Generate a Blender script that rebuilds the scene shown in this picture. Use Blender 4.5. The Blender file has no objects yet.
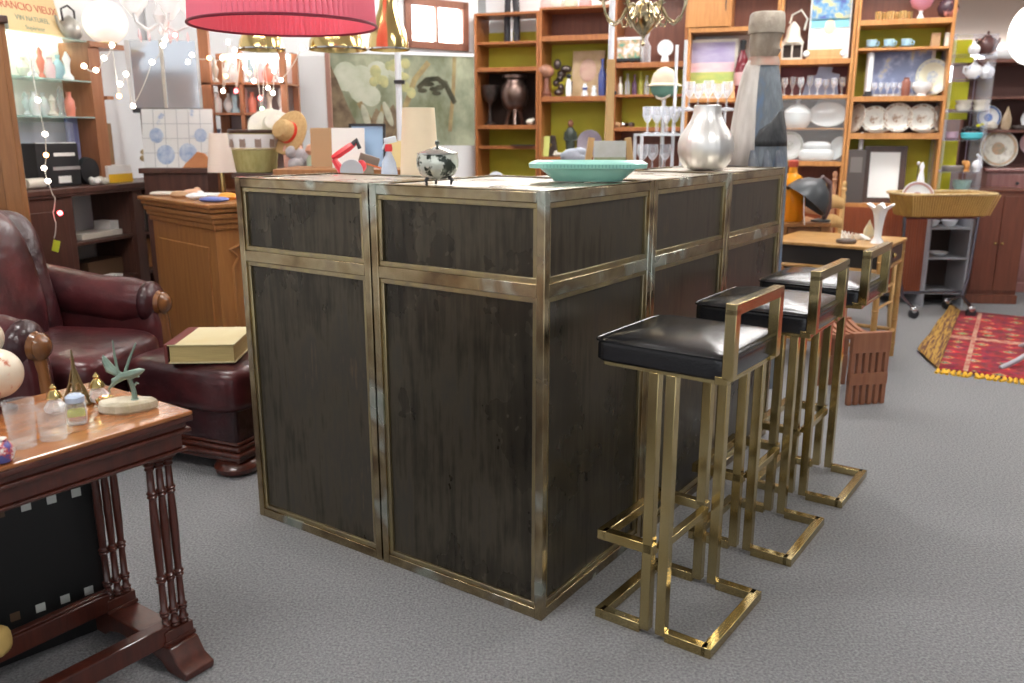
import bpy, bmesh, math, random
from mathutils import Vector, Matrix
R=math.radians; PI=math.pi
random.seed(7)
scn=bpy.context.scene; COL=scn.collection
# ------------------------------------------------------------------ camera maths
H=1.28; F=852.; PITCH=math.atan(208/852.); cP,sP=math.cos(PITCH),math.sin(PITCH)
def ray(px,py):
    u=(px-512)/F; v=(341.5-py)/F
    return Vector((u,cP+v*sP,-sP+v*cP))
def G(px,py,z=0.):
    r=ray(px,py); t=(z-H)/r.z; return Vector((r.x*t,r.y*t,z))
def D(px,py,Y):
    r=ray(px,py); t=Y/r.y; return Vector((r.x*t,Y,H+r.z*t))
U=Vector((.573,.819,0)).normalized(); W=Vector((-.819,.573,0)).normalized()   # the bar's two directions
AU=math.atan2(U.y,U.x)
# shelf wall: front plane
SE=Vector((.95,-.3125,0)).normalized(); SN=Vector((.3125,.95,0)).normalized()
S0=Vector((0,7.44,0)); SA=math.atan2(SE.y,SE.x)
def S(px,py,off=0.):
    r=ray(px,py); o=S0+SN*off
    t=(o.dot(SN))/(r.dot(SN)); return Vector((r.x*t,r.y*t,H+r.z*t))
def sx(p): return (p-S0).dot(SE)
def Sw(s,off,z): return S0+SE*s+SN*off+Vector((0,0,z))
# ------------------------------------------------------------------ mesh builder
class MB:
    def __init__(s): s.bm=bmesh.new()
    def _x(s,vs,m):
        bmesh.ops.transform(s.bm,matrix=m,verts=vs)
    def bx(s,x0,x1,y0,y1,z0,z1):
        v=[s.bm.verts.new(p) for p in ((x0,y0,z0),(x1,y0,z0),(x1,y1,z0),(x0,y1,z0),(x0,y0,z1),(x1,y0,z1),(x1,y1,z1),(x0,y1,z1))]
        for f in ((0,3,2,1),(4,5,6,7),(0,1,5,4),(1,2,6,5),(2,3,7,6),(3,0,4,7)): s.bm.faces.new([v[i] for i in f])
        return s
    def box(s,c,d,rot=(0,0,0)):
        n=len(s.bm.verts); x,y,z=d[0]/2,d[1]/2,d[2]/2
        s.bm.verts.ensure_lookup_table(); s.bx(-x,x,-y,y,-z,z); vs=list(s.bm.verts)[n:]
        m=Matrix.Translation(c)
        for i,a in enumerate(rot):
            if a: m=m@Matrix.Rotation(a,4,'XYZ'[i])
        s._x(vs,m); return s
    def ring_loft(s,rings,caps=True,closed=False):
        R_=[[s.bm.verts.new(p) for p in r] for r in rings]
        n=len(R_[0]); m=len(R_)
        for i in range(m if closed else m-1):
            a,b=R_[i],R_[(i+1)%m]
            for k in range(n): 
                try: s.bm.faces.new((a[k],a[(k+1)%n],b[(k+1)%n],b[k]))
                except ValueError: pass
        if caps and not closed:
            s.bm.faces.new(R_[0][::-1]); s.bm.faces.new(R_[-1])
        return s
    def lathe(s,prof,c=(0,0,0),n=24,sc=(1,1),rot=None,caps=True):
        k=len(s.bm.verts)
        rings=[[(max(r,1e-4)*math.cos(2*PI*i/n)*sc[0],max(r,1e-4)*math.sin(2*PI*i/n)*sc[1],z) for i in range(n)] for r,z in prof]
        s.ring_loft(rings,caps); vs=list(s.bm.verts)[k:]
        m=Matrix.Translation(c)
        if rot: 
            for a,ax in rot: m=m@Matrix.Rotation(a,4,ax)
        s._x(vs,m); return s
    def tube(s,pts,r,n=10,closed=False,sq=False,up=None):
        pts=[Vector(p) for p in pts]; m=len(pts); rs=r if isinstance(r,(list,tuple)) else [r]*m
        if sq: n=4
        rings=[]; prev=None
        for i,p in enumerate(pts):
            a=pts[i-1] if (i>0 or closed) else None; b=pts[(i+1)%m] if (i<m-1 or closed) else None
            t=Vector((0,0,0))
            if a is not None: t+=(p-a).normalized()
            if b is not None: t+=(b-p).normalized()
            if t.length<1e-6: t=Vector((0,0,1))
            t.normalize()
            if prev is None:
                q=Vector(up) if up else (Vector((0,0,1)) if abs(t.z)<.9 else Vector((1,0,0)))
            else: q=prev
            q=(q-t*q.dot(t))
            if q.length<1e-5: q=t.orthogonal()
            q.normalize(); prev=q; w=t.cross(q)
            k=1.
            if sq and a is not None and b is not None:
                co=(p-a).normalized().dot((b-p).normalized()); k=1/math.sqrt(max(.3,(1+co)/2))
            off=PI/4 if sq else 0
            rings.append([p+(q*math.cos(off+2*PI*j/n)+w*math.sin(off+2*PI*j/n))*rs[i]*(math.sqrt(2) if sq else 1) for j in range(n)])
        return s.ring_loft(rings,True,closed)
    def ball(s,c,r,nu=20,nv=12,rot=None):
        if not isinstance(r,(list,tuple)): r=(r,r,r)
        k=len(s.bm.verts)
        rings=[]
        for j in range(nv+1):
            a=-PI/2+PI*j/nv; rr=max(math.cos(a),.002)
            rings.append([(r[0]*rr*math.cos(2*PI*i/nu),r[1]*rr*math.sin(2*PI*i/nu),r[2]*math.sin(a)) for i in range(nu)])
        s.ring_loft(rings); vs=list(s.bm.verts)[k:]
        m=Matrix.Translation(c)
        if rot:
            for a,ax in rot: m=m@Matrix.Rotation(a,4,ax)
        s._x(vs,m); return s
    def prism(s,poly,t0,t1,plane='xz'):
        def P(a,b,t): return {'xz':(a,t,b),'xy':(a,b,t),'yz':(t,a,b)}[plane]
        s.ring_loft([[P(a,b,t0) for a,b in poly],[P(a,b,t1) for a,b in poly]]); return s
    def cushion(s,c,d,p=.35,n=14,rot=(0,0,0),bulge=.0):
        """superellipsoid block"""
        k=len(s.bm.verts); nu,nv=n*2,n
        def e(w,m): return math.copysign(abs(w)**m,w)
        rings=[]
        for j in range(nv+1):
            a=-PI/2+PI*j/nv; ca=max(math.cos(a),.001)
            rings.append([(d[0]/2*e(ca,p)*e(math.cos(2*PI*i/nu),p),d[1]/2*e(ca,p)*e(math.sin(2*PI*i/nu),p),d[2]/2*e(math.sin(a),p*1.6)) for i in range(nu)])
        s.ring_loft(rings); vs=list(s.bm.verts)[k:]
        m=Matrix.Translation(c)
        for i,a in enumerate(rot):
            if a: m=m@Matrix.Rotation(a,4,'XYZ'[i])
        s._x(vs,m); return s
    def sheet(s,fn,nu,nv):
        g=[[s.bm.verts.new(fn(i/nu,j/nv)) for j in range(nv+1)] for i in range(nu+1)]
        for i in range(nu):
            for j in range(nv): s.bm.faces.new((g[i][j],g[i+1][j],g[i+1][j+1],g[i][j+1]))
        return s
    def build(s,name,m,parent=None,loc=None,rz=0,bevel=0,smooth=None,jit=0,sub=0,solid=0,seg=2):
        if jit:
            for v in s.bm.verts: v.co+=Vector((random.uniform(-jit,jit),random.uniform(-jit,jit),random.uniform(-jit,jit)))
        bmesh.ops.recalc_face_normals(s.bm,faces=s.bm.faces[:])
        me=bpy.data.meshes.new(name); s.bm.to_mesh(me); s.bm.free()
        ob=bpy.data.objects.new(name,me); COL.objects.link(ob)
        me.materials.append(m)
        if smooth is None: smooth=len(me.polygons)>12
        if smooth:
            for p in me.polygons: p.use_smooth=True
            try: me.set_sharp_from_angle(angle=R(40))
            except Exception: pass
        if solid:
            q=ob.modifiers.new('s','SOLIDIFY'); q.thickness=solid
        if bevel:
            q=ob.modifiers.new('b','BEVEL'); q.width=bevel; q.segments=seg; q.limit_method='ANGLE'; q.angle_limit=R(40)
        if sub:
            q=ob.modifiers.new('u','SUBSURF'); q.levels=sub; q.render_levels=sub
        if parent: ob.parent=parent
        if loc is not None: ob.location=loc
        if rz: ob.rotation_euler=(0,0,rz)
        return ob
def tag(o,label,cat,group=None,kind=None):
    if label: o['label']=label
    if cat: o['category']=cat
    if group: o['group']=group
    if kind: o['kind']=kind
    return o
def thing(name,label,cat,loc,rz=0,group=None):
    o=bpy.data.objects.new(name,None); COL.objects.link(o); o.empty_display_size=.05
    o.location=loc; o.rotation_euler=(0,0,rz); return tag(o,label,cat,group)
def struct(o): o['kind']='structure'; return o
def copy_tree(o,parent=None):
    c=o.copy(); COL.objects.link(c)
    if parent: c.parent=parent
    for ch in [q for q in bpy.data.objects if q.parent==o]: copy_tree(ch,c)
    return c
def text(s_,size,m,parent,loc,rot,name='lettering',ext=.0006,align='CENTER'):
    cu=bpy.data.curves.new('t','FONT'); cu.body=s_; cu.size=size; cu.align_x=align; cu.extrude=ext
    t=bpy.data.objects.new('t',cu); COL.objects.link(t)
    bpy.context.view_layer.update()
    me=bpy.data.meshes.new_from_object(t.evaluated_get(bpy.context.evaluated_depsgraph_get()))
    bpy.data.objects.remove(t); me.materials.clear(); me.materials.append(m)
    o=bpy.data.objects.new(name,me); COL.objects.link(o); o.parent=parent; o.location=loc; o.rotation_euler=rot
    return o
# ------------------------------------------------------------------ materials
MT={}
def mat(name,col,rough=.5,metal=0.,col2=None,scale=8.,stretch=(1,1,1),mixr=(.35,.65),bump=0.,bscale=None,trans=0.,alpha=1.,emit=0.,ecol=None,coat=0.,rough2=None,detail=5,ior=1.45,col3=None,spec=None,sss=0):
    if name in MT: return MT[name]
    m=bpy.data.materials.new(name); m.use_nodes=True; nt=m.node_tree; N=nt.nodes; L=nt.links
    b=N['Principled BSDF']; b.inputs['Base Color'].default_value=(*col,1); b.inputs['Roughness'].default_value=rough
    b.inputs['Metallic'].default_value=metal; b.inputs['IOR'].default_value=ior
    b.inputs['Transmission Weight'].default_value=trans; b.inputs['Alpha'].default_value=alpha
    b.inputs['Coat Weight'].default_value=coat; b.inputs['Coat Roughness'].default_value=.12
    if spec is not None: b.inputs['Specular IOR Level'].default_value=spec
    if emit: b.inputs['Emission Color'].default_value=(*(ecol or col),1); b.inputs['Emission Strength'].default_value=emit
    if col2 or bump or rough2 is not None:
        tc=N.new('ShaderNodeTexCoord'); mp=N.new('ShaderNodeMapping'); mp.inputs['Scale'].default_value=stretch
        L.new(tc.outputs['Object'],mp.inputs['Vector'])
        nz=N.new('ShaderNodeTexNoise'); nz.inputs['Scale'].default_value=scale; nz.inputs['Detail'].default_value=detail; nz.inputs['Roughness'].default_value=.6
        L.new(mp.outputs['Vector'],nz.inputs['Vector'])
        if col2:
            cr=N.new('ShaderNodeValToRGB'); cr.color_ramp.elements[0].position=mixr[0]; cr.color_ramp.elements[1].position=mixr[1]
            cr.color_ramp.elements[0].color=(*col,1); cr.color_ramp.elements[1].color=(*col2,1)
            if col3:
                e=cr.color_ramp.elements.new((mixr[0]+mixr[1])/2); e.color=(*col3,1)
            L.new(nz.outputs['Fac'],cr.inputs['Fac']); L.new(cr.outputs['Color'],b.inputs['Base Color'])
        if rough2 is not None:
            mr=N.new('ShaderNodeMapRange'); mr.inputs['From Min'].default_value=.35; mr.inputs['From Max'].default_value=.65
            mr.inputs['To Min'].default_value=rough; mr.inputs['To Max'].default_value=rough2
            L.new(nz.outputs['Fac'],mr.inputs['Value']); L.new(mr.outputs['Result'],b.inputs['Roughness'])
        if bump:
            n2=N.new('ShaderNodeTexNoise'); n2.inputs['Scale'].default_value=bscale or scale*4; n2.inputs['Detail'].default_value=4
            L.new(mp.outputs['Vector'],n2.inputs['Vector'])
            bp=N.new('ShaderNodeBump'); bp.inputs['Strength'].default_value=bump; bp.inputs['Distance'].default_value=.01
            L.new(n2.outputs['Fac'],bp.inputs['Height']); L.new(bp.outputs['Normal'],b.inputs['Normal'])
    MT[name]=m; return m
def glassy(name,col=(.95,.97,.97),a=.25,rough=.03):
    """thin clear glass: mostly see-through with real reflections"""
    if name in MT: return MT[name]
    m=bpy.data.materials.new(name); m.use_nodes=True; nt=m.node_tree; N=nt.nodes; L=nt.links
    N.remove(N['Principled BSDF']); out=N['Material Output']
    t=N.new('ShaderNodeBsdfTransparent'); t.inputs['Color'].default_value=(*col,1)
    g=N.new('ShaderNodeBsdfPrincipled'); g.inputs['Base Color'].default_value=(*col,1); g.inputs['Roughness'].default_value=rough
    lw=N.new('ShaderNodeLayerWeight'); lw.inputs['Blend'].default_value=.35
    mr=N.new('ShaderNodeMapRange'); mr.inputs['To Min'].default_value=a*.5; mr.inputs['To Max'].default_value=min(1,a*3)
    mx=N.new('ShaderNodeMixShader')
    L.new(lw.outputs['Facing'],mr.inputs['Value']); L.new(mr.outputs['Result'],mx.inputs['Fac'])
    L.new(t.outputs[0],mx.inputs[1]); L.new(g.outputs[0],mx.inputs[2]); L.new(mx.outputs[0],out.inputs['Surface'])
    MT[name]=m; return m
def wood(name,c1,c2,rough=.4,sc=3.,st=(14,14,1.2),coat=.15,bump=.05):
    return mat(name,c1,rough,0,c2,sc,st,(.3,.7),bump=bump,coat=coat)
# base palette
m_carpet=mat('grey carpet',(.13,.132,.142),.95,0,(.335,.33,.335),135,(1,1,1),(.3,.7),bump=.7,bscale=170,detail=9)
m_wall=mat('white wall paint',(.78,.78,.79),.8,bump=.05,bscale=30)
m_ceil=mat('pale ceiling board',(.72,.68,.64),.8,0,(.66,.62,.57),1.5)
m_bframe=mat('aged brass nickel frame',(.42,.34,.22),.24,1.,(.50,.52,.44),9,(1,1,1),(.32,.68),col3=(.34,.26,.18))
m_btrim=mat('brass inner trim',(.46,.38,.20),.3,1.,(.36,.30,.2),22,(1,1,.3),bump=.03)
m_bpanel=mat('dark patinated steel panel',(.055,.046,.034),.27,.6,(.14,.112,.078),3.5,(2.2,2.2,.7),(.3,.75),col3=(.080,.070,.055))
def cloudy(name,stops,scale,stretch,streak,rough,metal,r2,det=4):
    m=bpy.data.materials.new(name); m.use_nodes=True; nt=m.node_tree; N=nt.nodes; L=nt.links; b=N['Principled BSDF']; b.inputs['Metallic'].default_value=metal
    tc=N.new('ShaderNodeTexCoord'); geo=N.new('ShaderNodeNewGeometry')
    def nz(sc,st,det):
        mp=N.new('ShaderNodeMapping'); mp.inputs['Scale'].default_value=st; L.new(geo.outputs['Position'],mp.inputs[0])
        n=N.new('ShaderNodeTexNoise'); n.inputs['Scale'].default_value=sc; n.inputs['Detail'].default_value=det; n.inputs['Roughness'].default_value=.62; L.new(mp.outputs[0],n.inputs['Vector']); return n
    a=nz(scale,stretch,det); s=nz(1.,streak,3)
    mx=N.new('ShaderNodeMath'); mx.operation='MULTIPLY_ADD'; mx.inputs[1].default_value=.35; L.new(s.outputs['Fac'],mx.inputs[0]); 
    m2=N.new('ShaderNodeMath'); m2.operation='MULTIPLY'; m2.inputs[1].default_value=.65; L.new(a.outputs['Fac'],m2.inputs[0]); L.new(m2.outputs[0],mx.inputs[2])
    cr=N.new('ShaderNodeValToRGB'); e=cr.color_ramp
    e.elements[0].position=stops[0][0]; e.elements[0].color=(*stops[0][1],1); e.elements[1].position=stops[-1][0]; e.elements[1].color=(*stops[-1][1],1)
    for p_,c in stops[1:-1]: q=e.elements.new(p_); q.color=(*c,1)
    L.new(mx.outputs[0],cr.inputs[0]); L.new(cr.outputs[0],b.inputs['Base Color'])
    mr=N.new('ShaderNodeMapRange'); mr.inputs['From Min'].default_value=.35; mr.inputs['From Max'].default_value=.65; mr.inputs['To Min'].default_value=rough; mr.inputs['To Max'].default_value=r2
    L.new(a.outputs['Fac'],mr.inputs['Value']); L.new(mr.outputs[0],b.inputs['Roughness']); return m
m_bframe=cloudy('aged brass nickel frame',[(.36,(.15,.10,.06)),(.44,(.33,.25,.14)),(.50,(.44,.36,.22)),(.55,(.34,.27,.18)),(.60,(.56,.58,.50)),(.68,(.40,.46,.40))],5,(1,1,1),(6,6,6),.2,1.,.28,2)
m_bpanel=cloudy('dark patinated steel panel',[(.32,(.020,.017,.014)),(.45,(.050,.042,.030)),(.52,(.088,.074,.052)),(.60,(.072,.064,.052)),(.68,(.16,.115,.070)),(.78,(.20,.19,.165))],2.6,(1,1,.7),(45,45,4),.24,.55,.36,5)
m_brass=mat('worn gilt brass tube',(.46,.34,.13),.17,1.,(.56,.47,.26),5,(1,1,1),(.3,.7))
m_black=mat('black leather seat',(.010,.010,.012),.2,0,bump=.06,bscale=160,spec=.7)
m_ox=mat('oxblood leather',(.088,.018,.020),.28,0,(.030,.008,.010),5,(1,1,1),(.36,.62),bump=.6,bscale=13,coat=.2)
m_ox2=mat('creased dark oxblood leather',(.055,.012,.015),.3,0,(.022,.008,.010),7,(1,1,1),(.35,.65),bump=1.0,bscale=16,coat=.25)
m_mahog=wood('mahogany',(.10,.022,.012),(.048,.012,.008),.28,coat=.5)
m_mahog_top=wood('honey mahogany top',(.40,.15,.045),(.27,.085,.025),.16,st=(2,10,2),coat=.7)
m_teak=wood('teak bookcase',(.40,.15,.045),(.28,.09,.028),.42)
m_teakl=wood('light teak bookcase',(.58,.27,.085),(.42,.175,.05),.42)
m_teakd=wood('red brown back board',(.23,.08,.045),(.16,.055,.035),.5)
m_olive=mat('olive yellow back board',(.60,.56,.045),.6,0,(.52,.48,.04),2)
m_slat=wood('red slatted cabinet wood',(.30,.07,.022),(.20,.045,.015),.4)
m_dark=wood('dark cabinet wood',(.085,.04,.028),(.045,.022,.016),.4)
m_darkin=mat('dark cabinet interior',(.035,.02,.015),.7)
m_oak=wood('golden oak',(.38,.17,.055),(.26,.105,.032),.4)
m_pine=wood('pale pine',(.62,.40,.17),(.52,.31,.12),.5)
m_bamboo=wood('bamboo cane',(.50,.29,.10),(.34,.17,.05),.38,st=(5,5,5))
m_white=mat('white glazed ceramic',(.82,.83,.84),.18)
m_cream=mat('cream ceramic',(.74,.69,.58),.25,0,(.62,.58,.52),9)
m_silver=mat('brushed aluminium',(.80,.79,.77),.42,1.,bump=.03,bscale=80)
m_chrome=mat('chrome',(.75,.76,.78),.12,1.)
m_glass=glassy('clear glass',(.97,.98,.98),.12)
m_glass2=glassy('bright crystal',(.97,.98,1),.34)
m_acryl=glassy('acrylic sheet',(.93,.94,.98),.10)
m_greeng=glassy('green edge shelf glass',(.75,.92,.88),.45)
m_blackp=mat('black plastic',(.02,.02,.022),.4)
m_iron=mat('dark iron',(.06,.06,.065),.5,.6)
m_goldp=mat('polished gold brass',(.75,.58,.25),.18,1.)
m_paper=mat('white paper',(.82,.81,.78),.8)
m_cardb=mat('tan card',(.45,.28,.15),.8)
m_yellow=mat('yellow acrylic backing',(.70,.66,.02),.4)
def flat(name,c,r=.45,**k): return mat(name,c,r,**k)
# ------------------------------------------------------------------ room
def slab(name,x0,x1,y0,y1,z0,z1,m,parent=None):
    return struct(MB().bx(x0,x1,y0,y1,z0,z1).build(name,m,parent,smooth=False))
slab('floor',-6,9,-4,15,-.05,0,m_carpet)
ceil=slab('ceiling',-6,9,-4,15,3.2,3.3,m_ceil)
slab('wall_front',-6,9,-4.1,-4,0,.5,m_wall)      # low sill wall of the shop front behind the camera, glass above
# wall_back behind the bookcases with unseen clerestory windows, added for glare on the stool seats
def oriented_wall(name,o,ang,parts,m):
    b=MB()
    for p in parts: b.bx(*p)
    return struct(b.build(name,m,None,loc=o,rz=ang,smooth=False))
WO=Sw(-.36,.36,0)
oriented_wall('wall_back',WO,SA,[(0,3.72,0,.12,0,2.42),(0,.3,0,.12,2.42,3.2),(.3,3.72,0,.12,3.02,3.2),(1.4,1.48,0,.12,2.42,3.02),(2.5,2.58,0,.12,2.42,3.02),(3.66,3.72,0,.12,2.42,3.02)],m_wall)
m_sky=mat('overexposed daylight glass',(1,1,1),.3,emit=9.,ecol=(1,.99,.97))
m_sky2=mat('bright window glass',(1,1,1),.3,emit=4.,ecol=(1,.99,.97))
for i,(a,b) in enumerate(((.3,1.4),(1.48,2.5),(2.58,3.66))):
    w=struct(MB().bx(a,b,.05,.07,2.42,3.02).build('window_%d'%(i+2),m_sky,None,loc=WO,rz=SA,smooth=False))
    f=MB(); t=.03
    f.bx(a,b,.03,.045,2.42,2.42+t).bx(a,b,.03,.045,3.02-t,3.02).bx(a,a+t,.03,.045,2.42,3.02).bx(b-t,b,.03,.045,2.42,3.02)
    f.build('window_frame',m_mahog,w,smooth=False)
# diagonal wall with the little window
c0=Vector((-.37,7.62,0)); dd=Vector((-.80,-.60,0)).normalized(); DA=math.atan2(-dd.y,-dd.x)
dlen=2.6; dorg=c0+dd*dlen
def dloc(px,py):       # hit of a view ray with the diagonal wall, in its own frame
    r=ray(px,py); n=Vector((-dd.y,dd.x,0)); t=c0.dot(n)/r.dot(n); p=Vector((r.x*t,r.y*t,H+r.z*t)); return (p-dorg).dot(-dd),p.z
wa=dloc(404,20)[0]; wb=dloc(467,20)[0]; wz0=dloc(440,50)[1]; wz1=dloc(467,3)[1]
oriented_wall('wall_left_back',dorg,DA,[(0,wa,0,.1,0,3.2),(wb,dlen+.1,0,.1,0,3.2),(wa,wb,0,.1,0,wz0),(wa,wb,0,.1,wz1,3.2)],m_wall)
w=struct(MB().bx(wa,wb,.04,.05,wz0,wz1).build('window_1',m_sky,None,loc=dorg,rz=DA,smooth=False))
f=MB(); t=.06
m_winfr=wood('reddish window frame',(.30,.12,.07),(.22,.08,.05),.4)
f.bx(wa,wb,-.03,.03,wz0,wz0+t).bx(wa,wb,-.03,.03,wz1-t,wz1).bx(wa,wa+t,-.03,.03,wz0,wz1).bx(wb-t,wb,-.03,.03,wz0,wz1).bx((wa+wb)/2-.012,(wa+wb)/2+.012,-.02,.03,wz0,wz1)
f.build('window_frame',m_winfr,w,bevel=.004,smooth=False)
# left wall
lo=Vector((-3.0,4.1,0)); ld=Vector((.25,.968,0)).normalized(); LA=math.atan2(ld.y,ld.x)
oriented_wall('wall_left',lo-ld*8.0,LA,[(0,10.6,0,.1,0,3.2)],m_wall)
# far right hall
slab('wall_far',2.4,9,13.9,14.1,0,3.2,m_wall)
slab('wall_right',8.9,9,-4,14,0,3.2,m_wall)
hw=struct(MB().bx(5.2,8.4,13.86,13.89,1.7,2.9).build('window_5',m_sky2,smooth=False))
f=MB()
for x in (5.2,6.26,7.33,8.37): f.bx(x,x+.05,13.8,13.86,1.7,2.9)
f.bx(5.2,8.42,13.8,13.86,1.65,1.72).build('window_frame',m_winfr,hw,smooth=False)
struct(MB().bx(3.2,8.9,8.2,8.5,2.62,3.2).bx(3.2,8.9,8.5,13.8,2.62,2.7).build('trim_1',mat('beige dropped soffit',(.62,.47,.38),.7),smooth=False))
struct(MB().bx(3.0,8.9,7.3,13.8,.001,.006).build('trim_2',wood('pale wooden hall floor',(.52,.38,.27),(.42,.3,.2),.5),smooth=False))
# unseen ceiling battens, added to light the shop and brighten the bookcases
m_tube=mat('added ceiling light glow',(1,1,1),.4,emit=36.,ecol=(1,.985,.96))
m_house=mat('lamp housing white',(.8,.8,.8),.5)
def batten(x,y,rz,lab):
    t=thing('added_ceiling_light',lab,'ceiling light',(x,y,3.2),rz,'added ceiling lights above the shop')
    MB().bx(-.75,.75,-.12,.12,-.05,-.001).build('housing',m_house,t,bevel=.005)
    MB().bx(-.72,.72,-.1,.1,-.075,-.05).build('diffuser',m_tube,t,bevel=.01)
for x,y,l in ((-1.6,1.0,'added fluorescent ceiling light near the front left of the shop'),(1.6,1.0,'added fluorescent ceiling light near the front right of the shop'),(-1.2,3.2,'added fluorescent ceiling light above the leather armchair'),(1.7,4.0,'added fluorescent ceiling light above the brass bar stools'),(0,6.0,'added fluorescent ceiling light before the teak bookcases'),(4.6,4.6,'added fluorescent ceiling light above the red rug'),(2.3,5.7,'added fluorescent ceiling light before the right hand bookcases')):
    batten(x,y,0,l)
# ------------------------------------------------------------------ BAR
HB=1.147
CN=Vector((.079,2.055,0))
def bar_unit(name_label,org,ang,w,depth,extra=None,left_end=False,right_end=False,top=True):
    """local x along the visible face, y inward, z up"""
    t=thing('bar_counter_unit',name_label,'bar counter',org,ang,'brass framed bar counter units')
    T=.024; mz0=.884; mz1=.919
    fr=MB()
    for x in (0,w-T):
        for y in (0,depth-T): fr.bx(x,x+T,y,y+T,0,HB-.002)
    for y in (0,depth-T):
        fr.bx(T,w-T,y+.001,y+T-.001,.0,.03).bx(T,w-T,y+.001,y+T-.001,mz0,mz1).bx(T,w-T,y+.001,y+T-.001,HB-.03,HB-.003)
    for x in (0,w-T):
        fr.bx(x+.001,x+T-.001,T,depth-T,0,.03).bx(x+.001,x+T-.001,T,depth-T,mz0,mz1).bx(x+.001,x+T-.001,T,depth-T,HB-.03,HB-.003)
    fr.build('frame',m_bframe,t,bevel=.002)
    for nm,z0,z1 in (('lower',.03,mz0),('upper',mz1,HB-.03)):
        q=.014; tr=MB()
        for face in range(2):
            if face==0: y0,y1=.006,.016
            else: y0,y1=depth-.016,depth-.006
            tr.bx(T,w-T,y0,y1,z0,z0+q).bx(T,w-T,y0,y1,z1-q,z1).bx(T,T+q,y0,y1,z0+q,z1-q).bx(w-T-q,w-T,y0,y1,z0+q,z1-q)
        for x0,x1 in ((.006,.016),(w-.016,w-.006)):
            tr.bx(x0,x1,T,depth-T,z0,z0+q).bx(x0,x1,T,depth-T,z1-q,z1).bx(x0,x1,T,T+q,z0+q,z1-q).bx(x0,x1,depth-T-q,depth-T,z0+q,z1-q)
        tr.build('inner_trim',m_btrim,t,bevel=.0015)
        pn=MB().bx(T,w-T,.014,.02,z0,z1).bx(T,w-T,depth-.02,depth-.014,z0,z1).bx(.014,.02,T,depth-T,z0,z1).bx(w-.02,w-.014,T,depth-T,z0,z1)
        pn.build('panel',m_bpanel,t,smooth=False)
    MB().bx(T+.001,w-T-.001,T+.001,depth-T-.001,HB-.012,HB-.004).build('top_plate',m_btop,t,smooth=False)
    r=MB(); r.bx(.0,w,.0,T,HB-.002,HB+.0).bx(0,w,depth-T,depth,HB-.002,HB).bx(0,T,T,depth-T,HB-.002,HB).bx(w-T,w,T,depth-T,HB-.002,HB)
    r.build('top_rim',m_bframe,t,smooth=False)
    return t
m_btop=mat('worn mirror bar top',(.50,.45,.38),.2,.9,(.62,.58,.50),6,(1,1,1),(.3,.7),rough2=.4)
DEP=.42
# left arm: local x runs along -W (towards the corner), local y along U
AW=math.atan2(-W.y,-W.x)
bar_unit('bar counter unit at the far left end of the counter, beside the ottoman',CN+W*1.16,AW,.574,DEP)
bar_unit('square bar counter unit at the near corner, under the silver sugar bowl',CN+W*.58,AW,.58,.592)
bar_unit('bar counter unit in the middle of the stool side, carrying the silver vase',CN+U*.597,AU,.598,DEP)
bar_unit('bar counter unit at the far right end, under the painted wooden figure',CN+U*1.2,AU,.605,DEP)
BZ=HB
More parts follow.
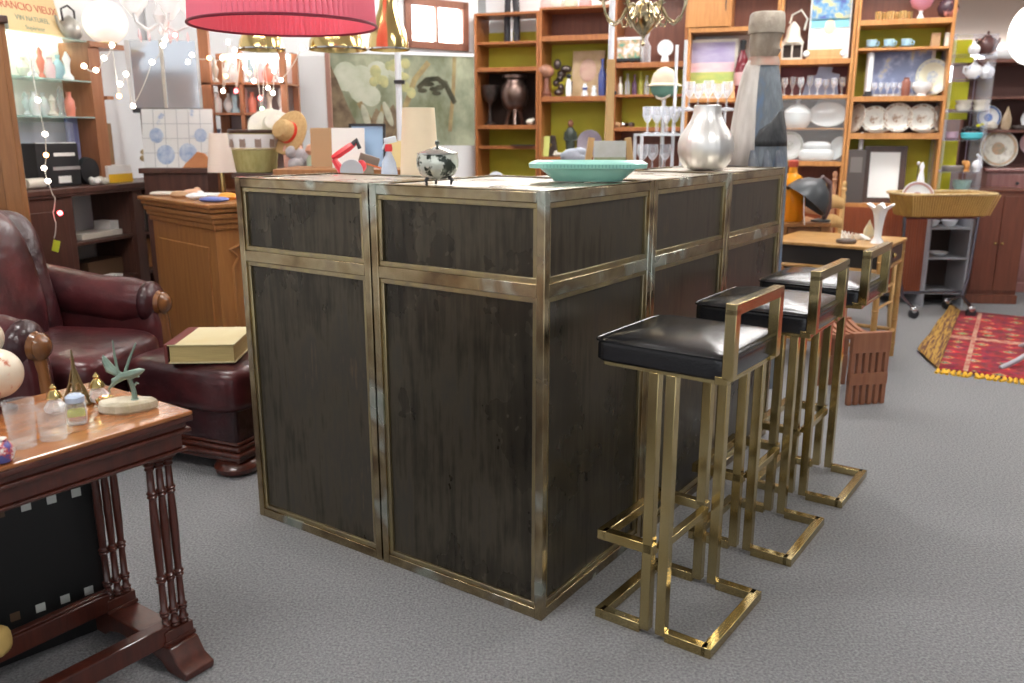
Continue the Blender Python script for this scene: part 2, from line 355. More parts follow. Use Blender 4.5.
# ------------------------------------------------------------------ STOOLS
def make_stool(lab):
    """local x along the bar, y outward is -y ... footprint x 0..L, y 0..-Wd (towards the shop)"""
    t=thing('bar_stool',lab,'bar stool',(0,0,0),0,'brass bar stools at the counter')
    L_,Wd,w=.352,.335,.0135      # w = half tube
    ym=-Wd/2
    def C(yo,ys,name):           # a C shaped floor loop ending in two uprights; yo outer edge, ys near the middle
        b=MB()
        b.tube([(w,ys,.715),(w,ys,w),],w,sq=True)
        b.tube([(L_-w,ys,.715),(L_-w,ys,w)],w,sq=True)
        d=1 if yo>ys else -1
        b.tube([(w,ys+d*w,w),(w,yo,w)],w,sq=True).tube([(L_-w,ys+d*w,w),(L_-w,yo,w)],w,sq=True)
        b.tube([(0,yo,w),(L_,yo,w)],w,sq=True)
        return b.build(name,m_brass,t,bevel=.0015)
    C(-w,ym+.020,'leg_frame'); C(-Wd+w,ym-.026,'leg_frame')
    z=.245; b=MB()
    b.tube([(w,ym+.0,z),(w,-w,z)],w,sq=True).tube([(L_-w,ym,z),(L_-w,-w,z)],w,sq=True).tube([(0,-w,z),(L_,-w,z)],w,sq=True)
    b.tube([(w*3,ym-.002,z),(L_-w*3,ym-.002,z)],w*.8,sq=True)
    b.build('footrest',m_brass,t,bevel=.0015)
    b=MB(); b.bx(.004,L_-.004,-Wd+.004,-.004,.712,.724).build('seat_frame',m_brass,t,bevel=.002)
    b=MB(); rg=[]
    for sc_,zz_ in ((.6,.7225),(.97,.7226),(1.,.729),(1.,.764),(.992,.773),(.972,.779),(.93,.7835),(.84,.7885),(.70,.794),(.52,.7985),(.34,.8015),(.16,.803),(.04,.8035)):
        r_=[]
        for i in range(64):
            a=2*PI*i/64; e=.14+.25*(1-sc_)
            r_.append((L_/2+math.copysign(abs(math.cos(a))**e,math.cos(a))*(L_+.012)/2*sc_,-Wd/2+.01+math.copysign(abs(math.sin(a))**e,math.sin(a))*(Wd+.02)/2*sc_,zz_))
        rg.append(r_)
    b.ring_loft(rg); b.build('seat',m_black,t)
    b=MB(); zz=.757
    b.tube([(-.004+i[0],i[1],i[2]) for i in []] or [(0,0,0),(0,0,.001)],.0001) if False else None
    pl=[]
    for i in range(44):
        a=2*PI*i/44; e=.16
        x=math.copysign(abs(math.cos(a))**e,math.cos(a)); y=math.copysign(abs(math.sin(a))**e,math.sin(a))
        pl.append((L_/2+x*(L_+.018)/2,-Wd/2+.01+y*(Wd+.027)/2,.776))
    b.tube(pl,.0028,6,closed=True).build('piping',m_black,t)
    # arm: inverted U at the outer side
    b=MB(); yo=-Wd-.002
    b.tube([(w-.008,yo,.728),(w-.008,yo,.895)],w,sq=True).tube([(L_-w-.05,yo,.728),(L_-w-.05,yo,.895)],w,sq=True).tube([(-.008,yo,.895),(L_-.05,yo,.895)],w,sq=True)
    b.bx(-.008,-.008+2*w,yo,yo+.03,.715,.735).bx(L_-.05-2*w,L_-.05,yo,yo+.03,.715,.735)
    b.build('armrest',m_brass,t,bevel=.0015)
    return t
ST=[((.226,2.082),'nearest of the three black leather and brass bar stools, standing in front'),((.226+.347,2.082+.462),'middle black leather bar stool, between the nearest and the farthest one'),((.226+.658,2.082+.878),'farthest black leather bar stool, beside the slatted wooden stool')]
AS=math.atan2(.816,.578)
st=make_stool(ST[0][1])
st.location=(ST[0][0][0],ST[0][0][1],0); st.rotation_euler=(0,0,AS-.02)
for (x,y),l in ST[1:]:
    c=copy_tree(st); c.location=(x,y,0); c['label']=l; c.rotation_euler=(0,0,AS)
# ------------------------------------------------------------------ NESTING TABLE (front left)
TZ=.655
TA=Vector((-.573,-.819,0)); TB=Vector((-.819,.573,0))
TC=Vector((-.742,1.885,0))
TX=math.atan2(-TB.y,-TB.x)    # local x = -TB (towards the right end), local y = U;  origin placed so x in [-..], use x=-TB? 
# local frame: origin at right near-corner TC; local x = TA (towards camera, length), local y = rot90(TA)= (.819,-.573) = -TB
TAng=math.atan2(TA.y,TA.x)
def TL(a,b,z=0): return (a,-b,z)      # a along the length, b across (away)
LT,BT=1.0,.42
t=thing('nesting_table','honey topped mahogany nesting table with triple spindle legs, under the globes','table',TC,TAng)
b=MB(); b.bx(0,LT,-BT,0,TZ-.010,TZ); b.build('table_top',m_mahog_top,t,bevel=.003)
b=MB(); b.bx(.0,LT,-BT,0,TZ-.024,TZ-.0101).bx(.012,LT-.012,-BT+.012,-.012,TZ-.04,TZ-.024).bx(.004,LT-.004,-BT+.004,-.004,TZ-.05,TZ-.04).bx(.02,LT-.02,-BT+.02,-.02,TZ-.088,TZ-.05).bx(.012,LT-.012,-BT+.012,-.012,TZ-.096,TZ-.088)
b.build('apron',m_mahog,t,bevel=.003,seg=3)
def spindle():
    z0=.10; h=TZ-.096-z0
    pr=[(.008,0)]
    def ringat(z): return [(.008,z-.012),(.0125,z-.007),(.009,z-.002),(.0135,z+.003),(.0085,z+.009)]
    for z in (.015,.05,.14): pr+=ringat(z)
    pr+=[(.0098,.2),(.0104,.27),(.0094,h-.14)]
    for z in (h-.10,h-.03): pr+=ringat(z)
    pr+=[(.009,h)]
    pr=sorted(pr,key=lambda q:q[1]); return pr,z0
pr,z0=spindle()
for ax,nm in ((.06,'near'),(LT-.06,'far')):
    for by in (.065,.315):
        b=MB()
        for k in (-1,0,1): b.lathe(pr,(ax+(k*.024),-by-(.0),z0),12)
        b.bx(ax-.038,ax+.038,-by-.017,-by+.017,.075,.105).bx(ax-.042,ax+.042,-by-.02,-by+.02,.0701,.08).bx(ax-.036,ax+.036,-by-.018,-by+.018,TZ-.115,TZ-.095)
        b.build('leg',m_mahog,t,bevel=.001)
    # trestle foot running across
    poly=[(-.02,0),(.05,0),(.075,.018),(.12,.03),(.26,.03),(.305,.018),(.33,0),(.40,0),(.405,.02),(.37,.035),(.345,.07),(.035,.07),(.01,.035),(-.025,.02)]
    b=MB(); b.prism([(-y,z) for y,z in poly],ax-.04,ax+.04,'yz'); b.build('trestle_foot',m_mahog,t,bevel=.004,seg=3)
b=MB(); b.bx(.09,LT-.09,-.33,-.30,.075,.125).bx(.085,LT-.085,-.325,-.305,.125,.132); b.build('stretcher',m_mahog,t,bevel=.003)
b=MB(); b.bx(.09,LT-.09,-.078,-.052,.07,.118).bx(.09,LT-.09,-.083,-.047,.118,.124); b.build('stretcher',m_mahog,t,bevel=.003)
def onT(px,py):
    return G(px,py,TZ)
# black perforated panel under the table
p=G(97,628,0.0)
t=thing('black_perforated_box','black box panel with two rows of small square holes under the table','box',(-1.085,2.045,0),math.atan2(-.71,-.70))
b=MB()
b.bx(0,.55,-.03,.012,.0,.50)
b.build('panel',mat('matte black panel',(.013,.013,.013),.45,bump=.02),t,bevel=.002)
m_sq=mat('pale light through square hole',(.62,.64,.6),.5); m_sqd=mat('brown seen through square hole',(.12,.07,.04),.6)
for row in range(2):
    for k in range(6):
        z=.385 if row==0 else .11
        MB().bx(.03+k*.058,.03+k*.058+.022,.0122,.0135,z,z+.022).build('square_hole',m_sqd if k==3 else m_sq,t,smooth=False)
m_dullg=mat('dull old gold',(.38,.28,.14),.35,.9,(.25,.18,.09),30)
# glass things on the table
def tumbler(lab,p,r,h,rb):
    b=MB(); b.lathe([(rb*.3,.004),(rb,.0),(rb*1.02,.006),(r,h),(r-.002,h),(rb*.93,.012),(rb*.3,.010)],(0,0,0),32)
    return tag(b.build('glass_tumbler',m_glass,None,loc=p),lab,'glass','glass tumblers on the nesting table')
tumbler('taller clear glass tumbler on the honey topped table, beside the globe',onT(24,446),.030,.097,.024)
tumbler('shorter clear glass tumbler between the taller one and the green perfume bottle',onT(54,438),.028,.074,.026)
# Eiffel tower
t=thing('eiffel_tower_ornament','small brass tower ornament standing behind the glass bottles','ornament',onT(78,405),TAng)
b=MB()
for x in (-1,1):
    for y in (-1,1):
        b.tube([(x*.022,y*.022,0),(x*.014,y*.014,.03),(x*.008,y*.008,.055),(x*.003,y*.003,.085)],[.004,.0035,.003,.002],sq=True)
b.bx(-.026,.026,-.026,.026,0,.004); b.build('legs',m_dullg,t)
b=MB(); b.bx(-.017,.017,-.017,.017,.028,.033).bx(-.010,.010,-.010,.010,.054,.058); b.build('platforms',m_dullg,t)
b=MB(); b.tube([(0,0,.056),(0,0,.085),(0,0,.112),(0,0,.135)],[.007,.004,.0022,.001],sq=True); b.bx(-.004,.004,-.004,.004,.112,.115); b.build('spire',m_dullg,t)
# perfume / crystal bottles with gold stoppers
def crystal(lab,p,s=1,rz=0,flatten=1):
    t=thing('perfume_bottle',lab,'perfume bottle',p,rz,'crystal perfume bottles with gold stoppers')
    b=MB(); b.lathe([(.012*s,0),(.022*s,.006*s),(.024*s,.016*s),(.014*s,.030*s),(.008*s,.034*s)],(0,0,0),10); b.build('bottle',glassy('bright crystal'),t,smooth=False)
    b=MB(); b.lathe([(.009*s,.034*s),(.017*s,.037*s),(.014*s,.046*s),(.006*s,.056*s),(.0075*s,.061*s),(.001,.070*s)],(0,0,0),14); b.build('stopper',m_goldp,t)
crystal('crystal perfume bottle with gold stopper, left of the tower ornament',onT(56,413),1.0)
crystal('crystal perfume bottle with gold stopper, right of the tower ornament',onT(99,402),1.05)
t=thing('gold_footed_dish','small gold dish beside the bird sculpture','dish',onT(107,407),0)
MB().lathe([(.016,0),(.012,.006),(.02,.012),(.024,.02),(.018,.024),(.01,.02)],(0,0,0),20).build('bowl',m_goldp,t)
t=thing('glass_bottle','square clear bottle with pale blue cap and yellow green liquid','bottle',onT(78,424),.4)
b=MB(); b.cushion((0,0,.026),(.042,.03,.052),.3,12); b.build('bottle',glassy('bright crystal'),t)
b=MB(); b.cushion((0,0,.0265),(.037,.025,.016),.3,10); b.build('liquid',mat('yellow green liquid',(.62,.66,.06),.1),t)
b=MB(); b.lathe([(.016,.05),(.020,.053),(.020,.064),(.014,.069)],(0,0,0),20); b.build('cap',flat('pale blue grey cap',(.45,.53,.66),.25),t)
# bird sculpture on stone base
p=onT(126,410)
t=thing('bird_sculpture','green bronze bird with raised wings on a rough stone base','sculpture',p,.25); t.scale=(1.22,1.22,1.22)
m_verd=mat('verdigris bronze',(.16,.24,.19),.45,.3,(.28,.36,.30),14)
m_stone=mat('rough cream stone',(.66,.60,.48),.8,0,(.46,.38,.24),18,bump=.5,bscale=40)
b=MB()
poly=[(.052*math.cos(a)*(1+.12*math.sin(3*a+1)),.030*math.sin(a)*(1+.1*math.cos(4*a))) for a in [2*PI*i/14 for i in range(14)]]
b.ring_loft([[(x*.96,y*.96,0) for x,y in poly],[(x*1.03,y*1.03,.004) for x,y in poly],[(x,y,.016) for x,y in poly],[(x*.9,y*.88,.020) for x,y in poly]])
b.build('stone_base',m_stone,t,smooth=False)
b=MB(); b.tube([(.018,0,.018),(.017,0,.04),(.012,0,.062)],[.006,.0045,.004],8); b.tube([(.017,0,.045),(.024,0,.052),(.028,0,.05)],[.003,.0025,.001],6); b.lathe([(.01,0),(.006,.006)],(.018,0,.017),10); b.build('stem',m_verd,t)
b=MB(); b.tube([(-.022,0,.046),(-.014,0,.058),(0,0,.067),(.015,0,.068),(.03,.0,.064)],[.0015,.006,.0085,.006,.001],10); b.ball((-.013,0,.060),(.007,.006,.006),12,8); b.tube([(-.014,0,.059),(-.026,0,.044),(-.024,0,.034)],[.003,.0016,.0006],6); b.build('body',m_verd,t)
b=MB(); b.tube([(0,-.004,.068),(.018,-.012,.072),(.036,-.018,.080),(.044,-.02,.082)],[.007,.009,.006,.001],8); b.build('wing',m_verd,t)
b=MB(); b.tube([(-.004,.004,.068),(-.022,.012,.080),(-.030,.016,.096),(-.033,.018,.106)],[.006,.009,.006,.0008],8); b.build('wing',m_verd,t)
b=MB(); b.tube([(-.006,0,.07),(-.009,0,.105),(-.010,0,.138)],[.003,.0025,.0012],8).tube([(.004,0,.07),(.016,0,.10),(.03,0,.13)],[.003,.0025,.0012],8); b.build('antenna',m_verd,t)
# globes
m_map=mat('cream map globe',(.74,.64,.50),.35,0,(.52,.15,.08),34,(1,1,1),(.50,.60),col3=(.74,.60,.46),coat=.4,bump=0)
def globe(lab,p,r,stand=True):
    t=thing('globe',lab,'globe',p,.4,'map globes on the nesting table')
    b=MB(); b.ball((0,0,r+.03),r,40,24); b.build('sphere',m_map,t)
    b=MB(); b.lathe([(r*.6,0),(r*.6,.006),(.012,.012),(.009,.03),(.02,.036)],(0,0,0),24); b.build('stand',m_mahog,t)
globe('cream and red map globe at the left edge, partly behind the tall tumbler',onT(1,410),.058)
globe('upper cream map globe cut by the left edge of the picture',onT(-11,386),.050)
for o in bpy.data.objects:
    if o.get('label','').startswith('upper cream map'):
        o.location.z+=.045
        o2_=MB(); o2_.lathe([(.045,-.045),(.045,-.038),(.03,-.034),(.03,-.006),(.045,0)],(0,0,0),20); o2_.build('plinth',m_mahog,o)
t=tag(MB().lathe([(.01,0),(.02,.003),(.026,.02),(.02,.036),(.012,.044),(.014,.048)],(0,0,0),20).build('enamel_pot',mat('red white blue enamel',(.75,.72,.68),.2,0,(.10,.10,.30),30,(1,1,1),(.45,.55),col3=(.55,.06,.05)),None,loc=onT(2,462)),'little enamelled pot with red and blue dots at the left edge','pot')
# yellow thing on lower shelf at left edge
tag(MB().cushion((0,0,.035),(.07,.05,.07),.5,8).build('sponge',flat('ochre sponge',(.62,.42,.14),.9),None,loc=G(-4,655,.125),jit=0),'ochre yellow lump at the lower left picture edge','ornament')
# ------------------------------------------------------------------ ARMCHAIR (front faces +x)
ac=thing('leather_armchair','oxblood leather club armchair with carved wooden scroll arms','armchair',(-1.985,3.32,0),R(-8))
b=MB()
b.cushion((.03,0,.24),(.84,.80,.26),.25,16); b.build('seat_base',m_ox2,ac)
b=MB(); b.cushion((.13,0,.40),(.72,.60,.18),.38,22); b.build('seat_cushion',m_ox,ac)
# back : tall rounded, leaning, tufted centre
b=MB()
def backfn():
    k=len(b.bm.verts)
    b.cushion((0,0,0),(.22,.64,.64),.42,26)
    for v in list(b.bm.verts)[k:]:
        y,z,x=v.co.y,v.co.z,v.co.x
        if x>0: v.co.x+= .018*math.sin(y*34)*(1-abs(z)/.36)
        v.co.y*= 1+.16*(z/.34) if z>0 else 1-.05*z/.34
backfn()
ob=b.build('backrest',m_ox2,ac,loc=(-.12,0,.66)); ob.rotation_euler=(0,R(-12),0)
b=MB(); b.cushion((0,0,0),(.14,.40,.58),.5,22)
ob=b.build('back_cushion',m_ox,ac,loc=(-.035,-.03,.70)); ob.rotation_euler=(0,R(-12),0)
for s in (1,-1):
    b=MB(); k=0
    b.cushion((.08,s*.40,.36),(.66,.15,.46),.3,14)
    n=20; ctr=[(-.20,s*.40,.62),(-.05,s*.40,.60),(.12,s*.40,.575),(.26,s*.40,.565),(.35,s*.40,.56)]
    b.tube(ctr,[.11,.105,.10,.105,.085],22)
    b.build('arm',m_ox,ac)
    b=MB()
    for q in range(12):
        a=2*PI*q/12; b.tube([(.32,s*.40+.080*math.cos(a),.56+.080*math.sin(a)),(.385,s*.40+.050*math.cos(a),.56+.050*math.sin(a))],[.012,.008],6)
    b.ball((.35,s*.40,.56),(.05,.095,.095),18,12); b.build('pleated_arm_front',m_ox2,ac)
    b=MB(); b.lathe([(.045,0),(.056,.01),(.05,.03),(.055,.04),(.045,.055),(.05,.065),(.03,.085),(.012,.092)],(.35,s*.40,.56),20,rot=[(PI/2,'Y')])
    sg=[(.39,s*.40,.53),(.40,s*.40,.40),(.43,s*.39,.26),(.41,s*.37,.14)]
    b.tube(sg,[.03,.03,.042,.035],10); b.build('scroll_knob',wood('carved brown arm wood',(.24,.095,.03),(.09,.035,.015),.25,coat=.5),ac)
b=MB(); b.bx(-.34,.40,-.42,.42,.06,.13).bx(-.32,.38,-.40,.40,.13,.15)
b.build('plinth',m_mahog,ac,bevel=.015,seg=3)
for x in (-.28,.34):
    for y in (-.36,.36): MB().lathe([(.045,0),(.06,.02),(.055,.045),(.03,.065)],(x,y,0),18).build('foot',m_mahog,ac)
# ottoman
oa=R(-23)
ot=thing('leather_ottoman','oxblood leather ottoman with moulded wooden plinth beside the bar','ottoman',(-1.205,3.335,0),oa)
b=MB(); b.cushion((0,0,.335),(.585,.47,.20),.33,24); b.build('cushion',m_ox,ot)
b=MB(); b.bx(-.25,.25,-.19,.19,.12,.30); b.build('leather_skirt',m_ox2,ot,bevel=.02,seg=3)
b=MB(); b.bx(-.28,.28,-.215,.215,.075,.095).bx(-.265,.265,-.20,.20,.095,.115).bx(-.255,.255,-.19,.19,.115,.13).bx(-.27,.27,-.205,.205,.055,.075)
b.build('plinth',m_mahog,ot,bevel=.008,seg=3)
for x in (-.21,.21):
    for y in (-.15,.15): MB().lathe([(.05,0),(.082,.012),(.088,.03),(.078,.046),(.06,.056)],(x,y,0),24).build('bun_foot',m_mahog,ot)
# book
bp=G(152,371,.462)
bk=thing('old_book','thick closed old book with yellowed cover lying on the ottoman','book',(-1.295,3.10,.436),R(3))
b=MB(); b.bx(0,.25,0,.30,0,.006).bx(0,.25,0,.30,.068,.074); b.build('cover',mat('yellowed book cover',(.62,.52,.28),.7,0,(.68,.60,.38),3),bk,bevel=.002)
b=MB(); b.bx(.006,.244,.006,.294,.0062,.0678); b.build('pages',mat('yellow page block',(.60,.46,.20),.85,0,(.48,.36,.15),160,(.05,.05,2)),bk,smooth=False)
b=MB(); b.bx(-.012,.0,.0,.30,.0,.074).bx(-.0005,.03,-.0005,.3005,.074,.0748); b.build('spine',flat('dark red leather spine',(.16,.035,.03),.5),bk,bevel=.003)
# ------------------------------------------------------------------ BOOKCASES
MODS={}
def bookcase(key,label,px0,px1,mw,pytop,boards,backs,depth=.32,bside=None,th=.022,open_top=False):
    s0=sx(S(px0,133)); s1=sx(S(px1,133)); pm=(px0+px1)/2
    zt=S(pm,pytop).z if pytop>-100 else 2.46
    t=thing('bookcase',label,'bookcase',Sw(s0,0,0),SA,'teak wall bookcases'); w=s1-s0
    for x in (0,w-th): MB().bx(x,x+th,0,depth,0,zt).build('side_panel',mw,t,bevel=.003)
    MB().bx(th,w-th,.002,depth-.002,zt-.02,zt).build('top_board',mw,t,bevel=.002)
    zs={}
    for py,tpx,ins in boards:
        z=S(pm,py).z; k=S(pm,py).y/877
        MB().bx(th,w-th,.004+ins,depth-.01,z-tpx*k,z).build('shelf',mw,t,bevel=.002)
        zs[py]=z
    for a,b,m in backs:
        MB().bx(th,w-th,depth-.012,depth-.002,S(pm,b).z,S(pm,a).z).build('back_panel',m,t,smooth=False)
    MODS[key]=dict(t=t,zs=zs,s0=s0,s1=s1,w=w,zt=zt,pm=pm,depth=depth)
    return t
FL=700 # far below: floor
def zf(py): return py
bookcase('A','leftmost tall teak bookcase next to the little window, holding two dark urns',475,538,m_teak,12,
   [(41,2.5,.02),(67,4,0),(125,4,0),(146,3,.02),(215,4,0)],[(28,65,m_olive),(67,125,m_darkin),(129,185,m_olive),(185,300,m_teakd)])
bookcase('B','second teak bookcase from the left with the sepia portrait on its shelf',538.5,611,m_teak,6,
   [(35,5,0),(96,5,0),(157,4,0),(215,4,0)],[(6,35,m_teakd),(39,96,m_olive),(100,157,m_olive),(160,290,m_teakd)])
bookcase('C','third teak bookcase from the left, behind the hanging brass chandelier',611.5,683,m_teak,-200,
   [(62,5,0),(94,2.5,.01),(127,4,0),(215,4,0)],[(-60,62,m_teakd),(66,93,m_olive),(96,127,m_olive),(131,290,m_teakd)])
bookcase('D','fourth bookcase with a small cupboard door, behind the painted wooden figure',683.5,772,m_teakl,-200,
   [(27,4,0),(98,4,0),(160,4,0),(215,4,0)],[(-60,27,m_teakd),(30,98,m_paper),(102,290,m_teakd)])
bookcase('E','fifth bookcase with glass doors over white dishes and a poster above',772.5,847,m_teakl,-200,
   [(59,5,0),(95,3.5,0),(128,1.5,.02),(161,5,0),(215,4,0)],[(-60,59,m_teakd),(63,95,flat('wine red back board',(.28,.09,.10))),(99,161,mat('greyish back board',(.30,.21,.19),.6)),(165,290,m_teakd)])
bookcase('F','rightmost bookcase with olive back, blue cups and a row of china plates',847.5,943,m_teakl,-200,
   [(19,5,0),(47,2.5,.01),(96,5,0),(133,6,0),(204,4,0)],[(-60,19,m_teakd),(22,95,m_olive),(99,133,flat('dark red brown back',(.14,.06,.045))),(138,204,m_olive),(204,290,m_teakd)])
# glass doors and lower cabinet fronts
M=MODS['E']; z0=S(M['pm'],161).z; z1=S(M['pm'],99).z
d=MB().bx(.024,M['w']-.024,.001,.004,z0,z1).build('glass_door',glassy('clear glass'),M['t'],smooth=False)
for key in 'DEF':
    M=MODS[key]; zt=S(M['pm'],208).z
    n=int((M['w']-.05)/.018); b=MB(); b.bx(.022,M['w']-.022,-.004,.012,.1,zt)
    for i in range(n): b.bx(.026+i*.018,.026+i*.018+.012,-.012,-.004,.11,zt-.01)
    b.build('slatted_door',m_slat,M['t'],smooth=False)
M=MODS['D']; za=S(M['pm'],27).z
a=sx(S(686,15)); b_=sx(S(729,15))
d=MB().bx(a-M['s0'],b_-M['s0'],-.006,.012,za+.005,2.44).build('cupboard_door',m_teakl,M['t'],bevel=.003)
MB().bx(b_-M['s0']-.03,b_-M['s0']-.022,-.012,-.006,za+.12,za+.2).build('lock',m_iron,d)
MB().bx(b_-M['s0'],b_-M['s0']+.02,.0,.3,za,2.44).build('divider',m_teakl,M['t'],smooth=False)
# ---- shelf items
def sp(key,px,shelf,off=.13):
    M=MODS[key]; z=M['zs'][shelf]
    # shift so that the thing standing back still lines up with the shelf surface it stands on
    p=S(px,133,off); return Vector((p.x,p.y,z+.0005))
def kk(p): return p.y/877.
def vessel(name,label,cat,p,prof,m,group=None,n=20,sc=(1,1),rz=0,parts=()):
    """profile in photo pixels at this distance"""
    k=kk(p); P_=[(r*k,z*k) for r,z in prof]
    if not parts:
        return tag(MB().lathe(P_,(0,0,0),n,sc).build(name,m,None,loc=p,rz=rz),label,cat,group)
    t=thing(name,label,cat,p,rz,group)
    MB().lathe(P_,(0,0,0),n,sc).build('body',m,t)
    for pn,pp,pm_ in parts: MB().lathe([(r*k,z*k) for r,z in pp],(0,0,0),n,sc).build(pn,pm_,t)
    return t
def plate(label,p,r,m=None,m2=None,tilt=.22,rz=SA,name='plate',cat='plate',group=None,oval=1.,side=0,rim=True):
    """round plate leaning back on its edge; r in metres"""
    m=m or m_white
    t=thing(name,label,cat,p,rz+side,group)
    k=[]
    b=MB(); b.lathe([(r*.05,.006),(r*.55,.006),(r*.66,.012),(r*.98,.022),(r,.02),(r*.68,.004),(r*.5,0),(r*.05,0)],(0,0,0),36,(1,oval))
    ob=b.build('dish',m,t); ob.rotation_euler=(PI/2-tilt,0,0); ob.location=(0,.0,r*oval*math.cos(tilt)+.002)
    if m2:
        b=MB(); b.lathe([(r*.80,.0185),(r*.93,.0225),(r*.94,.0215),(r*.80,.0175)],(0,0,0),36,(1,oval),caps=False)
        b.lathe([(.002,.0085),(r*.34,.0085),(r*.34,.0065),(.002,.0065)],(0,0,0),30,(1,oval))
        o2=b.build('decoration',m2,t); o2.rotation_euler=ob.rotation_euler; o2.location=ob.location
    return t
m_bronze=mat('dark bronze metal',(.08,.06,.055),.32,.8,(.17,.14,.13),10)
m_copper=mat('dark coppered metal',(.12,.07,.055),.28,.8,(.22,.16,.14),6)
# A
p=sp('A',490,125); vessel('goblet','dark metal goblet urn left of the big copper urn on the leftmost bookcase','urn',p,[(5,0),(5.5,1.5),(2,4),(1.3,18),(2,21),(6,24),(8,30),(8.5,36),(9,38),(7.5,38),(6,27)],m_bronze,'dark urns in the leftmost bookcase')
p=sp('A',514.5,125); k=kk(p)
t=thing('copper_urn','large round copper urn on three short legs in the leftmost bookcase','urn',p,0)
MB().lathe([(r*k,z*k) for r,z in [(1,13),(7,14.5),(11.5,19),(13.6,26),(13.4,33),(11.5,38.5),(9.5,41),(9.2,43),(12,45),(12,47.5),(9,47.5),(8,43),(6,20)]],(0,0,0),28).build('body',m_copper,t)
for a in (PI/6,PI*5/6,PI*1.5): MB().tube([(5*k*math.cos(a),5*k*math.sin(a),16*k),(8.5*k*math.cos(a),8.5*k*math.sin(a),6*k),(10*k*math.cos(a),10*k*math.sin(a),0)],[2.4*k,1.6*k,1.8*k],8).build('leg',m_copper,t)
p=sp('A',530,125,.06); k=kk(p); tag(MB().ball((0,0,3*k),(4*k,3*k,3*k)).ball((3*k,0,5*k),(2*k,2*k,2*k)).build('shell',m_cream,None,loc=p),'small pale shell right of the copper urn','shell')
p=sp('A',512,41,.15); p.z=MODS['A']['zs'][41]; k=kk(p)
t=thing('tall_carved_figure','black and white carved figure on long legs standing on the top of the leftmost bookcase','carving',Vector((p.x,p.y,MODS['A']['zs'][41]+.0)),SA)
b=MB(); b.tube([(-5*k,0,0),(-5*k,0,22*k),(-3*k,0,46*k),(-2*k,0,58*k)],[3.4*k,3.2*k,4*k,3*k],10); b.tube([(5*k,0,0),(5*k,0,22*k),(3*k,0,46*k),(2*k,0,58*k)],[3.4*k,3.2*k,4*k,3*k],10); b.build('legs',flat('black paint',(.02,.02,.025),.4),t)
b=MB(); b.ball((0,0,66*k),(7*k,5*k,13*k)); b.build('torso',flat('black paint',(.02,.02,.025),.4),t)
MB().tube([(0,-.01,0),(0,-.01,20*k),(0,-.01,52*k)],[1*k,.9*k,.9*k],8).build('white_stripe',m_white,t)
p=sp('A',525,146,.05); k=kk(p); tag(MB().bx(-12*k,10*k,-.08,.08,0,1.2*k).build('flat_tray',m_bronze,None,loc=p,rz=SA),'thin dark tray lying on the low shelf of the leftmost bookcase','tray')
# B
p=sp('B',546,96,.06); k=kk(p); t=thing('wooden_mask_head','round polished wooden head facing left beside the portrait','sculpture',p)
MB().lathe([(r*k,z*k) for r,z in [(5,0),(5.5,3),(3,6),(2.6,18)]],(0,0,0),18).build('neck',m_teakd,t); MB().ball((0,0,24*k),(7.5*k,7*k,6.5*k)).ball((-4*k,-3*k,25*k),(4.5*k,4*k,4.5*k)).build('head',mat('polished reddish wood',(.35,.17,.11),.2),t)
p=sp('B',560,96,.12); k=kk(p); b=MB()
for i in range(7): b.ball((random.uniform(-5,5)*k,random.uniform(-3,3)*k,(4+i*4.4)*k),(random.uniform(3,6)*k,4*k,random.uniform(3,5.5)*k),12,8)
tag(b.build('carved_group',m_bronze,None,loc=p),'dark carved cluster sculpture left of the sepia portrait','sculpture')
p=sp('B',587,96,.2); k=kk(p); t=thing('portrait_painting','sepia portrait of a pink face leaning in the second bookcase','painting',p,SA)
MB().box((0,0,22*k),(32*k,.02,43*k),(R(-8),0,0)).build('panel',mat('sepia portrait',(.50,.34,.18),.7,0,(.62,.45,.28),7),t)
MB().ball((0,-.012,25*k),(8.5*k,.006,11*k),rot=[(R(-8),'X')]).build('face',mat('pink sketched face',(.52,.30,.24),.7,0,(.6,.42,.33),12),t)
p=sp('B',568,96,.05); k=kk(p); b=MB(); b.lathe([(r*k,z*k) for r,z in [(2.6,0),(3,8),(2.5,14),(1.2,17)]],(0,0,0),14); t=thing('penguin_figurine','thin black and white figurine standing left before the portrait','figurine',p); b.build('body',m_white,t); MB().ball((0,0,19*k),(2.4*k,2.4*k,2.6*k)).tube([(2*k,0,2*k),(2.6*k,0,14*k)],[1.3*k,1.1*k],8).build('head_and_wing',m_blackp,t)
for px,hh,l in ((584,12,'small white and blue figurine before the portrait, left of the plain one'),(593,10,'small plain white figurine before the portrait')):
    p=sp('B',px,96,.05); vessel('figurine',l,'figurine',p,[(3,0),(3,2),(2,hh*.5),(2.8,hh*.7),(1.4,hh*.85),(2,hh)],m_white,'white figurines before the portrait',14,parts=(('scarf',[(2.1,hh*.45),(3,hh*.68),(2.4,hh*.72)],flat('cobalt blue glaze',(.10,.13,.35),.2)),) if px==584 else ())
p=sp('B',601,96,.08); vessel('blue_bottle','dark blue bottle at the right end of the portrait shelf','bottle',p,[(3.5,0),(4,10),(4,20),(1.5,27),(1.5,33),(2,35)],flat('dark blue glass',(.06,.08,.25),.1))
